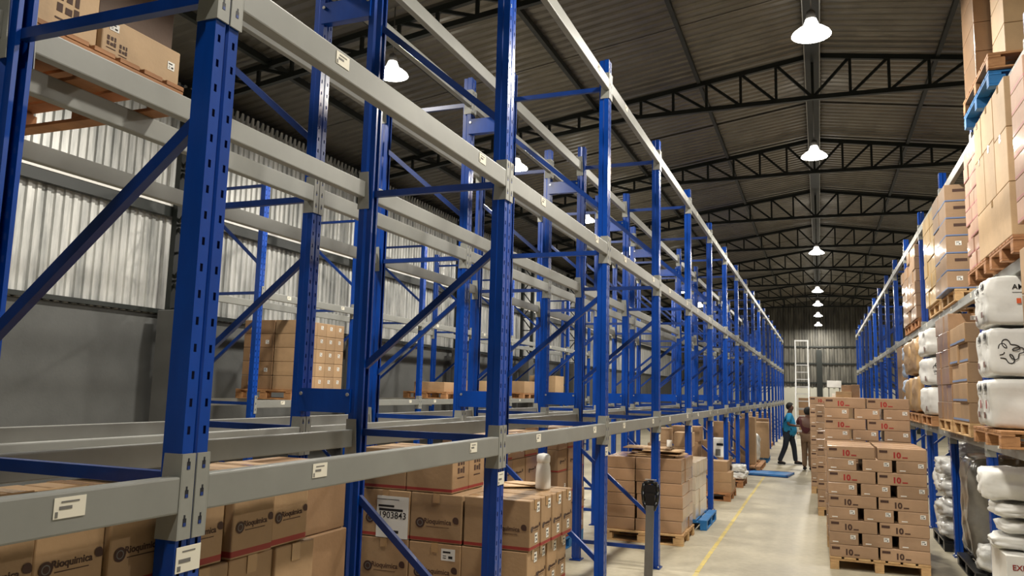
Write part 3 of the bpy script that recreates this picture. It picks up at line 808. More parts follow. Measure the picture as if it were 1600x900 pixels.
pallet(-2.3, 19.6, 0, 'pallet deep under the left rack in the eighth bay', 'pallets under left rack', 1.0, 1.0)
t = thing('printer', 'white boxy machine with a dark slot standing on a carton under the left rack', 'machine', (-2.05, 17.75, .60))
bm = bmesh.new(); box(bm, (0, 0, .2), (.30, .34, .40)); link('housing', finish(bm, 'housing', M_WHITE, .012, 2), t)
bm = bmesh.new(); box(bm, (.02, -.172, .27), (.14, .01, .05)); link('slot', finish(bm, 'slot', M_BLACK), t)
bm = bmesh.new(); box(bm, (-.02, -.172, .10), (.10, .01, .14)); link('front_panel', finish(bm, 'front_panel', M_INKG), t)
carton(-2.05, 17.8, .142, (.44, .44, .456), C_BROWN, 'brown carton carrying the white machine under the left rack', gM)
pallet(-2.05, 17.95, 0, 'wooden pallet carrying white sacks and a machine under the left rack', 'pallets under left rack', 1.0, 1.0, M_WOODR, along='x')
for i, (x, y, z) in enumerate(((-1.66, 17.75, .142), (-1.66, 17.78, .30), (-1.66, 18.2, .142))):
    bag(x, y, z, (.30, .42, .17), M_BAG, 'plump white sack on the pallet under left rack, %s' % ('lower near one', 'upper near one', 'far one')[i], 'white sacks', i, .6, .02, name='sack', cat='sack')
for i, (x, y, d_, mm) in enumerate(((-1.92, 21.45, (.34, .5, 1.2), C_BROWN), (-1.72, 21.98, (.22, .42, 1.22), C_TAN), (-1.70, 24.5, (.55, .60, 1.02), C_TAN), (-1.72, 25.25, (.5, .6, 1.1), C_BROWN))):
    carton(x, y, .142, d_, mm, 'tall brown carton standing on end under the far left rack, %s' % ORD[i+1], 'tall cartons')
for i, y in enumerate((21.75, 24.9)):
    pallet(-1.95, y, 0, ('dark wooden pallet under tall cartons in the ninth left bay', 'blue pallet under tall cartons far along the left rack')[i], 'pallets under left rack', 1.0, 1.2, M_WOOD if i == 0 else M_PBLUE)
bag(-1.80, 22.85, .142, (.45, .8, .78), M_FILM, 'clear wrapped bale on the floor of the far left rack', None, 5, .3, .03, name='wrapped_bale', cat='bale')
pallet(-1.95, 22.85, 0, 'pallet under the clear wrapped bale at the far left', 'pallets under left rack', 1.0, 1.0)
# bright goods farther behind (aisle row floor and the wall rack)
for i, yq in enumerate((26.5, 27.55, 28.95, 29.95, 31.3, 32.4)):
    carton(-2.2, yq, .142, (.8, .8, .9+.12*(i % 3)), (C_TAN, C_BROWN, C_PALE)[i % 3], 'big carton on the floor of the far left rack, %s after the tall cartons' % ORD[i+1], 'far left cartons')
    pallet(-2.2, yq, 0, 'pallet under big cartons on the far left, %s after the tall cartons' % ORD[i+1], 'far left pallets', .9, .9)

# blue panel lying on the floor, yellow line
t = thing('steel_panel', 'flat blue steel panel lying on the floor before the man in blue', 'panel', (-1.22, 20.75, 0), -.12)
bm = bmesh.new(); box(bm, (0, 0, .035), (1.05, 1.0, .03)); link('sheet', finish(bm, 'panel_sheet', M_PBLUE, .004), t)
bm = bmesh.new()
for s in (-1, 1): box(bm, (s*.49, 0, .027), (.06, 1.0, .054)); box(bm, (0, s*.47, .027), (1.05, .05, .054))
link('rim', finish(bm, 'panel_rim', M_BLUED, .003), t)
bm = bmesh.new()
yy = 3.0
rndl = random.Random(3)
while yy < 19.3:
    ln = rndl.uniform(1.2, 2.2); box(bm, (rndl.uniform(-.006, .006), yy+ln/2, .001), (.050, ln-.03, .002)); yy += ln
o = link('floor_line', finish(bm, 'floor_line', M_YEL), None, (-1.30, 0, 0)); tag(o, 'worn yellow line painted on the floor along the left rack', 'floor marking')

# pallet jack, its handle upright by the fourth upright
t = thing('pallet_jack', 'pallet jack with a black loop grip on a grey steel shaft by left rack', 'pallet jack', (-1.43, 7.05, 0), PI)
bm = bmesh.new(); bar(bm, (0, .02, .22), (.0, -.06, .945), .072, .03, upv=(0, 1, 0)); link('shaft', finish(bm, 'shaft', M_GSTEEL, .004), t)
bm = bmesh.new()
pts = [(-.03, .905), (-.060, .98), (-.068, 1.07), (-.058, 1.135), (0, 1.15), (.058, 1.135), (.068, 1.07), (.060, .98), (.03, .905)]
for a, b in zip(pts[:-1], pts[1:]): tube(bm, (a[0], -.062-(a[1]-.9)*.08, a[1]), (b[0], -.062-(b[1]-.9)*.08, b[1]), .017, 10)
box(bm, (0, -.068, .98), (.085, .028, .15)); box(bm, (0, -.076, 1.08), (.10, .022, .09))
link('grip', finish(bm, 'grip', M_BLACK), t)
bm = bmesh.new(); bar(bm, (-.05, -.082, 1.168), (.05, -.082, 1.168), .02, .006); link('grip_trim', finish(bm, 'grip_trim', M_ALU), t)
bm = bmesh.new(); tube(bm, (0, .04, .10), (0, .04, .30), .06, 14); box(bm, (0, .10, .12), (.42, .14, .10)); link('pump', finish(bm, 'pump', M_YEL, 0), t)
for s in (-1, 1):
    bm = bmesh.new(); box(bm, (s*.19, .72, .085), (.155, 1.15, .05)); link('fork', finish(bm, 'fork', M_YEL, .006), t)
    bm = bmesh.new(); tube(bm, (s*.02, .0, .08), (s*.07, .0, .08), .08, 18); link('wheel', finish(bm, 'wheel', M_BLACK), t)

# ================================================================ left rack, upper levels
zP = 3.235
pallet(-3.46, 2.385, zP, 'orange-brown pallet high on the inner row, its underside showing', 'pallets on upper left levels', 1.14, .92, M_WOODR, along='x')
z = zP+.142
for i, (x, y, d_, mm, lb) in enumerate(((-3.12, 2.61, (.40, .45, .175), C_PALE, 'pale low carton with handling marks at right end of high left pallet'),
        (-3.12, 2.14, (.40, .44, .34), C_PALE, 'pale tall carton at left end of the high left pallet'),
        (-3.16, 2.61, (.38, .43, .50), card('cardboard_dark', (92, 66, 46)), 'dark brown carton standing on the pale low one, high left pallet'),
        (-3.62, 2.20, (.50, .50, .36), C_BROWN, 'dark carton at the rear left of the high left pallet'))):
    c = carton(x, y, z+(.176 if i == 2 else 0), d_, mm, lb, 'cartons on the high left pallet')
    if i == 0: white_label(c, d_, '+X', -.165, .045, .05, .035); shipping_marks(c, d_, '+X', -.175, -.03, .5); shipping_marks(c, d_, '+X', -.11, -.045, .45); white_label(c, d_, '+X', .17, .0, .042, .04)
    if i == 1: shipping_marks(c, d_, '+X', .07, -.06, 1.1)
# stack on the wall rack, lowest level
gC = 'cartons on the wall rack pallet'
pallet(-7.6, 10.05, 1.70, 'wooden pallet on the lower level of the rack along left wall', 'wall rack pallets', 1.0, 1.24, M_WOOD, along='x')
for lv in range(5):
    hh = .205
    for i in range(5):
        dd = (.40, .235, hh-.004)
        c = carton(-7.07-.20, 9.46+.12+i*.24, 1.842+lv*hh, dd, C_TAN, 'labelled carton on the wall rack pallet, aisle face column %s, %s' % (ORD[i+1], LAY(lv)), gC)
        white_label(c, dd, '+X', 0, .03, .06, .055)
    for i in range(2):
        dd = (.27, .36, hh-.004)
        c = carton(-7.48-.14-i*.275, 9.46+.18, 1.842+lv*hh, dd, C_BROWN, 'brown carton on the wall rack pallet, near end column %s, %s' % (ORD[i+1], LAY(lv)), gC)
        if (lv+i) % 2: white_label(c, dd, '-Y', .02, -.02, .06, .055)
for i, (x, y, d_, mm) in enumerate(((-7.55, 15.0, (.7, .8, .20), C_TAN), (-7.5, 17.0, (.8, .9, .26), C_PALE), (-7.5, 19.5, (.8, .9, .30), C_TAN), (-7.5, 22.0, (.8, .8, .5), C_PALE))):
    carton(x, y, 1.842, d_, mm, 'low carton on the wall rack beyond the tall stack, %s along' % ORD[i+1], 'wall rack low cartons')
    pallet(-7.6, y, 1.70, 'pallet on the wall rack beyond the tall stack, %s along' % ORD[i+1], 'wall rack pallets', 1.0, 1.0, along='x')
# ================================================================ aisle stacks on the right
def ten_stack(x0, y0, nl, who, group, keep, m=C_PINK):
    """pallet stack: long faces (two across, three deep) alternate with short ends (three across, two deep)"""
    W, Dp, h = 1.03, 1.20, .1385
    pallet(x0+W/2, y0+Dp/2, 0, 'wooden pallet under the %s' % who, 'pallets in the aisle', W, Dp, M_WOODP)
    for lv in range(nl):
        z = .142+lv*h; topk = nl-lv
        ly = 'top layer' if topk == 1 else ORD[topk]+' layer down'
        if lv % 2 == 0: wx, dy, xs, nj, cols = (W-.02)/2, .398, (0, (W-.02)/2+.02), 3, ('left', 'right')
        else: wx, dy, xs, nj, cols = .31, .598, (0, .315+(.03 if lv % 4 == 1 else .055), W-.31), 2, ('left', 'middle', 'right')
        for i in range(len(xs)):
            for j in range(nj):
                if not keep(i, j, topk): continue
                dd = (wx-.004, dy-.004, h-.0025)
                c = carton(x0+xs[i]+wx/2+(random.uniform(-.005, .005) if nj == 3 else 0), y0+dy/2+j*(dy+.002), z, dd, m, 'flat carton, %s, %s, %s row back, %s' % (who, ly, ORD[j+1], cols[i]), group, random.uniform(-.003, .003), 'x' if topk <= 2 else None)
                if j: continue
                if nj == 3:
                    red = M_INKR if topk <= 4 else M_INKB
                    put(c, dd, '-Y', -.055, -.012, 'printed_number', text_mesh('10', .088, red, .0042))
                    put(c, dd, '-Y', .03, -.032, 'printed_line', rect_mesh(.055, .014, red))
                    put(c, dd, '-Y', -.19, .028, 'printed_block', rect_mesh(.085, .028, M_INKB))
                else:
                    white_label(c, dd, '-Y', .095, .022, .055, .045)
                    put(c, dd, '-Y', -.09, -.04, 'printed_line', rect_mesh(.06, .010, M_WPAPER))
                if i == 0 and x0 < .06 and lv % 2: white_label(c, dd, '-X', .1, .02, .06, .05)
ten_stack(.063, 9.97, 9, 'front aisle stack', 'cartons of the front aisle stack', lambda i, j, k: True)
ten_stack(.045, 11.36, 13, 'second aisle stack', 'cartons of the second aisle stack', lambda i, j, k: j == 0)
ten_stack(-.075, 14.22, 12, 'third aisle stack', 'cartons of the third aisle stack', lambda i, j, k: i == 0 and j == 0)
ten_stack(-.205, 17.35, 13, 'fourth aisle stack', 'cartons of the fourth aisle stack', lambda i, j, k: i == 0 and j == 0)
# far cartons by the end of the aisle
gF = 'cartons at the far end of the aisle'
for i, (x, y, z, d_, mm, lb) in enumerate((
    (.60, 24.2, .142, (1.05, 1.0, 1.80), C_TAN, 'big tan carton behind the aisle stacks'),
    (.62, 24.1, 1.944, (.40, .5, .16), C_PALE, 'pale carton low at left behind the aisle stacks'),
    (.86, 24.2, 1.944, (.0, .0, .0), C_TAN, ''),
    (-.05, 27.0, .142, (.5, .8, 1.65), C_BROWN, 'tall brown carton left behind the aisle stacks'),
    (-.72, 43.3, .142, (.62, .8, 1.72), C_BROWN, 'brown carton pile behind the ladder'),
    (.05, 44.6, .142, (.7, .8, 1.62), C_TAN, 'tan carton pile right of the ladder'))):
    if d_[0] == 0: continue
    carton(x, y, z, d_, mm, lb, gF)
for i, (x, y) in enumerate(((.60, 24.2), (-.05, 27.0), (-.72, 43.3), (.05, 44.6))): pallet(x, y, 0, 'pallet under far aisle cartons, %s from the camera' % ORD[i+1], 'far aisle pallets', .98, .98)
carton(.93, 24.2, 1.944, (.20, .45, .36), C_PINK, 'pinkish carton on the big tan carton behind the stacks', gF)
c = carton(.70, 24.25, 2.106, (.26, .4, .18), C_PINK, 'small pinkish carton on the pale one behind the stacks', gF)
c = carton(.36, 24.3, 1.944, (.09, .06, .10), M_WHITE, 'small white box on the big tan carton', None, cat='box', name='small_box')
t = thing('board', 'white board standing on edge behind the aisle cartons', 'board', (.40, 25.4, 0))
bm = bmesh.new(); box(bm, (0, 0, 2.33), (.40, .03, .20)); link('panel', finish(bm, 'board_panel', M_WHITE, .003), t)
bm = bmesh.new(); box(bm, (-.15, .03, 1.2), (.03, .03, 2.4)); box(bm, (.15, .03, 1.2), (.03, .03, 2.4)); link('legs', finish(bm, 'board_legs', M_GSTEEL), t)
# ladder
t = thing('step_ladder', 'tall aluminium step ladder standing open in the far aisle', 'ladder', (-.66, 34.0, 0))
bm = bmesh.new()
for s in (-1, 1):
    bar(bm, (s*.245, 0, 4.22), (s*.235, -.02, 3.4), .05, .06, upv=(0, 1, 0)); bar(bm, (s*.235, -.02, 3.4), (s*.27, -.55, 0), .05, .07, upv=(0, 1, 0))
bar(bm, (-.25, 0, 4.19), (.25, 0, 4.19), .05, .05); link('rails', finish(bm, 'ladder_rails', M_ALU), t)
bm = bmesh.new()
for i in range(11):
    z = .3+i*.29; f = z/3.4; y = -.55+.53*f; x = .27-.035*f
    box(bm, (0, y, z), (2*x-.04, .08, .035))
link('steps', finish(bm, 'ladder_steps', M_ALU), t)
bm = bmesh.new()
for s in (-1, 1): bar(bm, (s*.235, .02, 4.1), (s*.30, .75, 0), .045, .05, upv=(0, 1, 0))
for z in (.5, 1.4, 2.3): f = z/4.1; bar(bm, (-.28, .75-.73*f, z), (.28, .75-.73*f, z), .03, .03)
link('rear_stand', finish(bm, 'ladder_stand', M_ALU), t)

# ================================================================ right rack
L1, L2, L3 = 1.575, 3.10, 4.655
def rgoods(): pass
# --- lowest level, nearest: white bags on a pallet
gBag = 'white bags of the near right pile'
pallet(1.84, 7.80, L1, 'wooden pallet under the white bags on the right rack', 'right rack pallets', 1.05, 1.2, M_WOOD, along='x')
def squiggle(o, d, face, u, v, s):
    P = [(238, 635), (240, 605), (262, 585), (290, 590), (308, 630), (285, 625), (262, 590), (275, 555), (305, 548), (325, 570), (332, 598), (370, 598), (405, 615), (400, 640), (360, 652), (342, 645), (360, 625), (410, 618), (442, 640), (430, 670), (395, 675), (390, 700), (385, 725), (355, 735), (325, 705), (322, 680), (345, 690), (362, 740), (345, 765), (315, 765), (298, 740), (290, 718), (250, 716)]
    Q = [(242, 668), (288, 660), (275, 686), (245, 690)]
    cu = bpy.data.curves.new('logo_line', 'CURVE'); cu.dimensions = '3D'; cu.bevel_depth = .0042*s; cu.bevel_resolution = 1
    for pts in (P, Q):
        sp = cu.splines.new('NURBS'); sp.points.add(len(pts)-1); sp.use_endpoint_u = True; sp.order_u = 3
        for p, (x, y) in zip(sp.points, pts): p.co = ((x-340)/1000.0*s, -(y-655)/1000.0*s, 0, 1)
    tmp = bpy.data.objects.new('tmp', cu); COL.objects.link(tmp)
    dg = bpy.context.evaluated_depsgraph_get(); dg.update()
    me = bpy.data.meshes.new_from_object(tmp.evaluated_get(dg)); bpy.data.objects.remove(tmp)
    me.materials.clear(); me.materials.append(M_INK)
    for vv in me.vertices: vv.co.z *= .3
    put(o, (d[0], d[1], 0), face, u, v, 'printed_logo', me, .004)
TIER = ('bottom', 'middle', 'top')
for tier in range(3):
    z = L1+.142+tier*.424
    for k, y in enumerate((7.46+.18, 7.84+.17)):
        dx, dy, dz = .78, .36 if k == 0 else .34, .420
        x = 1.315+dx/2+(.02 if k else 0)-(.015 if tier == 0 else 0)
        o = bag(x, y, z, (dx, dy, dz), M_BAG, 'bulky white bag in the near right pile, %s tier, %s one' % (TIER[tier], ('near', 'far')[k]), gBag, tier*2+k, -1.0, .010)
        dd = (dx, dy, 0)
        if k == 0:
            if tier == 1: squiggle(o, dd, '-Y', -.235, .215, .92)
            if tier == 2:
                put(o, dd, '-Y', -.165, .32, 'printed_letters', text_mesh('AM', .06, M_INK, .0008), .006); put(o, dd, '-Y', -.165, .275, 'printed_line', rect_mesh(.09, .004, M_INK), .006)
                put(o, dd, '-Y', -.165, .205, 'orange_sticker', rect_mesh(.032, .042, mat('orange_sticker', (212, 92, 48), .5)), .006)
        put(o, dd, '-X', 0.03, .34, 'printed_letters', text_mesh('AM', .10, M_INK, .001), .008)
        put(o, dd, '-X', 0.03, .285, 'printed_line', rect_mesh(.11, .004, M_INKG), .008)
        put(o, dd, '-X', -.04, .11, 'brown_sticker', rect_mesh(.07, .05, mat('brown_sticker', (120, 92, 84), .5)), .008)
        if tier == 0: put(o, dd, '-X', .05, .20, 'red_mark', rect_mesh(.035, .07, M_INKR), .008)
# near right end: brown carton pile at the frame edge
gE = 'cartons at the right edge'
pallet(1.95, 6.16, L1, 'pallet at the right edge on the lowest right level', 'right rack pallets', 1.0, 1.0)
for i in range(4): carton(1.69, 6.43, L1+.142+i*.335, (.60, .40, .33), C_TAN, 'tan carton at the right edge of the lowest right level, %s' % LAY(i), gE)
pallet(1.95, 6.16, L2, 'pallet at the right edge on the middle right level', 'right rack pallets', 1.0, 1.0)
for i in range(7): carton(1.69, 6.43, L2+.142+i*.165, (.60, .40, .163), C_ROSE, 'rose carton at the right edge of the middle right level, %s' % LAY(i), gE)
# --- lowest level, cartons
gL = 'cartons on the lowest right level'
for s, (ya, n, nm) in enumerate(((9.17, 5, 'nearer'), (10.36, 6, 'farther'))):
    pallet(1.93, ya+.52, L1, 'pallet under the %s carton stack beside the white bags' % nm, 'right rack pallets', 1.05, 1.06, M_WOODP)
    for lv in range(n):
        for j in range(3 if s else 2):
            ln = 1.05/(3 if s else 2)
            dd = (.46, ln-.006, .204)
            c = carton(1.41+.23+random.uniform(-.012, .014), ya+ln/2+j*ln, L1+.142+lv*.206, dd, C_WRAP if s else C_TAN, 'wrapped carton, %s stack beside white bags, %s, %s along' % (nm, LAY(lv), ORD[j+1]), gL)
            if lv == n-1 and s: white_label(c, dd, '-Y', .05, .05, .10, .05)
            if not s: put(c, dd, '-X', 0, -.075, 'blue_strip', rect_mesh(ln-.02, .022, mat('blue_strip', (120, 136, 168), .5)), .004)
# M bags
for tier in range(3):
    o = bag(1.44+.40, 13.06, L1+.142+tier*.425, (.82, 1.18, .42), M_BAG, 'big white bag beyond the carton stacks, %s tier' % TIER[tier], 'white bags farther on the right rack', 10+tier, -.4, .014)
    dd = (.82, 1.18, 0)
    if tier == 1: squiggle(o, dd, '-Y', -.25, .22, .95)
    if tier == 2: put(o, dd, '-X', .30, .30, 'printed_letters', text_mesh('AM', .12, M_INK, .001), .012)
    put(o, dd, '-X', .35, .10, 'brown_sticker', rect_mesh(.12, .07, mat('brown_sticker', (120, 92, 84), .5)), .012)
pallet(1.95, 13.06, L1, 'dark pallet under the white bags beyond the carton stacks', 'right rack pallets', 1.0, 1.2, M_WOOD)
for k, y in enumerate((14.55, 15.62)):
    for tier in range(2):
        bag(1.46+.36, y, L1+.142+tier*.63, (.74, 1.02, .625), M_KRAFT, 'brown paper bundle on the right rack, %s pile, %s tier' % (('nearer', 'farther')[k], ('lower', 'upper')[tier]), 'brown bundles', 20+tier+k*3, -.2, .022, name='bundle', cat='bundle')
    pallet(1.95, y, L1, 'pallet under the %s pile of brown bundles' % ('nearer', 'farther')[k], 'right rack pallets', 1.0, 1.03, M_WOOD)
M_BLUEBAG = mat('pale_blue_bag', (176, 190, 214), .5, 0, noise=.15, scale=5, bump=.2, bscale=8)
for tier in range(4): bag(1.50+.3, 16.65, L1+.142+tier*.31, (.62, .62, .305), M_BLUEBAG, 'pale blue bag stacked beyond the brown bundles, %s' % LAY(tier), 'pale blue bags', 30+tier, .4, .015)
pallet(1.95, 16.75, L1, 'pallet under the pale blue bags', 'right rack pallets', 1.0, .9)
for i in range(3): carton(1.82, 17.65, L1+.142+i*.42, (.62, .9, .418), C_BROWN, 'brown carton beyond the pale blue bags, %s' % LAY(i), gL)
pallet(1.95, 17.65, L1, 'pallet under the brown cartons beyond the pale blue bags', 'right rack pallets', 1.0, .86)
# --- middle level, nearest: rose cartons beside big brown ones
gN = 'cartons of the near middle right load'
for k, y in enumerate((8.56, 7.47)):
    pallet(1.96, y, L2, 'red-brown pallet of the near middle right load, %s one' % ('far', 'near')[k], 'right rack pallets', 1.06, .93, M_WOODR, along='x')
z0 = L2+.142
for lv in range(8):
    n = 2 if lv % 2 else 3
    tot = .67
    for j in range(n):
        ln = tot/n; dd = (.40, ln-.006, .150)
        c = carton(1.44+.20+random.uniform(-.006, .01), 9.02-ln/2-j*ln, z0+lv*.1525, dd, C_ROSE, 'rose carton of the near middle right load, %s, %s from far end' % (LAY(lv), ORD[j+1]), gN)
for i, (ya, yb, za, zb) in enumerate(((7.02, 8.35, 0, .43), (7.95, 8.35, .433, .93), (7.50, 7.94, .433, .93), (7.02, 7.49, .433, .88), (7.50, 8.0, .933, 1.30), (8.02, 8.35, .933, 1.295), (7.02, 7.48, .883, 1.30))):
    c = carton(1.43+.22, (ya+yb)/2, z0+za, (.44, yb-ya-.006, zb-za), C_PALE, 'large tan carton of the near middle right load, %s' % ('lowest long one', 'far one above it', 'middle one above it', 'near one above it', 'middle one on top', 'far one on top', 'near one on top')[i], gN, 0, 'x')
# --- middle level: blue striped and yellowish cartons
gY = 'cartons of the second middle right load'
for s, (ya, mm, nm) in enumerate(((10.34, C_BLUET, 'blue striped'), (11.56, C_YEL, 'yellowish'))):
    pallet(2.02, ya+.54, L2, 'pale pallet under the %s cartons on the middle right level' % nm, 'right rack pallets', 1.05, 1.08, M_WOODP)
    nlev = 6
    for lv in range(nlev):
        hh = .209
        for j in range(3 if s else 2):
            ln = 1.06/(3 if s else 2); dd = (.50, ln-.006, hh-.003)
            c = carton(1.435+.25+random.uniform(-.008, .01)+(.02 if s else 0), ya+ln/2+j*ln, z0+lv*hh, dd, mm, '%s carton on middle right level, %s, %s from camera' % (nm, LAY(lv), ORD[j+1]), gY)
            if s == 0 and j == 0:
                if lv in (0, 2): white_label(c, dd, '-Y', -.12, .02, .065, .05); white_label(c, dd, '-Y', .13, .02, .075, .05)
                else: put(c, dd, '-Y', -.10, .03, 'printed_block', rect_mesh(.13, .035, M_INKB)); put(c, dd, '-Y', .12, .01, 'printed_block', rect_mesh(.07, .06, mat('blue_print', (98, 118, 152), .6)))
# --- middle level: rosy wrapped cartons farther
gZ = 'cartons of the third middle right load'
for s, ya in enumerate((13.97, 15.08)):
    pallet(2.02, ya+.54, L2, 'pallet under the %s pinkish wrapped stack on the middle right level' % ('nearer', 'farther')[s], 'right rack pallets', 1.05, 1.08, M_WOODR)
    for lv in range(6 if s == 0 else 5):
        for j in range(3):
            dd = (.48, .352, .196)
            carton(1.47+.24+random.uniform(-.014, .014), ya+.178+j*.36, z0+lv*.199, dd, C_PINK if (lv+s) % 3 else C_WRAP, 'pinkish wrapped carton, %s stack on middle right level, %s, %s along' % (('nearer', 'farther')[s], LAY(lv), ORD[j+1]), gZ)
# --- top level: pallets carrying a wrapped load
gT = 'wrapped cartons on the top right level'
pallet(1.95, 8.15, L3, 'bright blue pallet lying on the top right beam', 'right rack pallets', 1.05, 1.24, M_PBLUE, along='x')
pallet(1.95, 8.12, L3+.142, 'wooden pallet stacked on the blue pallet at top right', 'right rack pallets', 1.06, 1.26, M_WOOD, along='x')
z3 = L3+.286
for lv in range(5):
    dd = (.20, .60, .285)
    carton(1.44+.10, 8.44, z3+lv*.288, dd, C_WRAP, 'film wrapped carton at top right, aisle face, %s' % LAY(lv), gT)
    carton(1.66+.15, 8.40, z3+lv*.288, (.30, .50, .285), C_BROWN, 'brown carton at top right behind the wrapped ones, %s' % LAY(lv), gT)
    carton(1.62+.2, 7.82, z3+lv*.288, (.50, .50, .285), C_PALE, 'pale carton at top right, nearer end, %s' % LAY(lv), gT)

# --- right floor
gK = 'white bags on the right floor'
pallet(1.98, 12.35, 0, 'black pallet under the film wrapped bags behind the aisle stack', 'right floor pallets', 1.05, 1.1, M_BLACK)
for i, (x, y, z, d_, rz) in enumerate(((1.72, 12.0, .142, (.56, .55, .262), 0), (1.74, 12.05, .406, (.60, .55, .274), .1), (1.76, 12.0, .682, (.58, .5, .262), -.1), (1.73, 12.02, .946, (.58, .5, .262), .1), (1.86, 12.0, 1.21, (.46, .45, .22), .3), (1.80, 12.66, .142, (.62, .5, .45), 0), (1.80, 12.66, .594, (.6, .5, .45), .1))):
    bag(x, y, z, d_, M_FILM, 'film wrapped white bag on the right floor, %s' % ('lowest in front', 'second in front', 'third in front', 'fourth in front', 'topmost small one', 'lowest behind', 'upper behind')[i], gK, 40+i, .5, .03, rz)
bag(1.95, 10.52, .142, (.86, .95, 1.20), M_GREYFILM, 'grey plastic sheeted load between the two right uprights', None, 50, .2, .03, name='sheeted_load', cat='load')
pallet(1.95, 10.40, 0, 'dark pallet under the grey plastic sheeted load', 'right floor pallets', .92, 1.24, M_BLACK)
bag(1.70, 9.90, .142, (.34, .26, .30), M_FILM, 'small clear bag leaning at the foot of the sheeted load', gK, 52, .6, .02)
# white carton with red letters, white padded rolls on it
t = carton(1.735, 7.95, .0, (.70, .62, .70), M_WHITE, 'white carton with red letters at the bottom right corner', None, 0, cat='carton', name='white_carton')
put(t, (.70, .62, .70), '-Y', -.215, .255, 'printed_letters', text_mesh('EXPAN', .060, M_INKR, .001), .004)
put(t, (.70, .62, .70), '-X', .05, .05, 'printed_letters', text_mesh('EXPAN', .060, M_INKR, .001), .004)
for i, (x0, z, ln, dz, dy) in enumerate(((1.345, .701, .68, .132, .42), (1.40, .834, .58, .123, .36), (1.365, .958, .62, .147, .40), (1.28, 1.106, .74, .285, .44))):
    bag(x0+ln/2, 8.0, z, (ln, dy, dz), M_BAG, 'white padded bundle on the white carton, %s' % LAY(i), 'padded bundles', 60+i, .45, .018, random.uniform(-.08, .08), name='padded_bundle', cat='bundle')
# ================================================================ people
M_SKIN = mat('skin', (92, 60, 44), .5)
M_HAIR = mat('hair', (18, 15, 14), .8)
M_SHIRT = mat('blue_shirt', (34, 140, 190), .8, 0, noise=.2, scale=7, bump=.15, bscale=10)
M_JEANS = mat('jeans', (40, 48, 62), .85, 0, noise=.25, scale=9, bump=.1, bscale=14)
M_SHOE = mat('dark_shoe', (22, 22, 24), .6)
M_MAROON = mat('maroon_shirt', (74, 26, 30), .85, 0, noise=.2, scale=7)
M_TROUS = mat('brown_trousers', (120, 96, 74), .85, 0, noise=.2, scale=7)
def skinned(name, parent, m, verts, edges, root=0, sub=2):
    """verts: (x,y,z,r[,r2]); grown with a Skin modifier"""
    me = bpy.data.meshes.new(name); me.from_pydata([v[:3] for v in verts], edges, []); me.materials.append(m)
    o = link(name, me, parent)
    bm = bmesh.new(); bm.from_mesh(me); ly = bm.verts.layers.skin.verify(); bm.verts.ensure_lookup_table()
    for i, v in enumerate(verts):
        s = bm.verts[i][ly]; s.radius = (v[3], v[4] if len(v) > 4 else v[3]); s.use_root = (i == root)
    bm.to_mesh(me); bm.free()
    md = o.modifiers.new('grow', 'SKIN'); md.use_smooth_shade = True
    md = o.modifiers.new('smooth', 'SUBSURF'); md.levels = sub; md.render_levels = sub
    return o
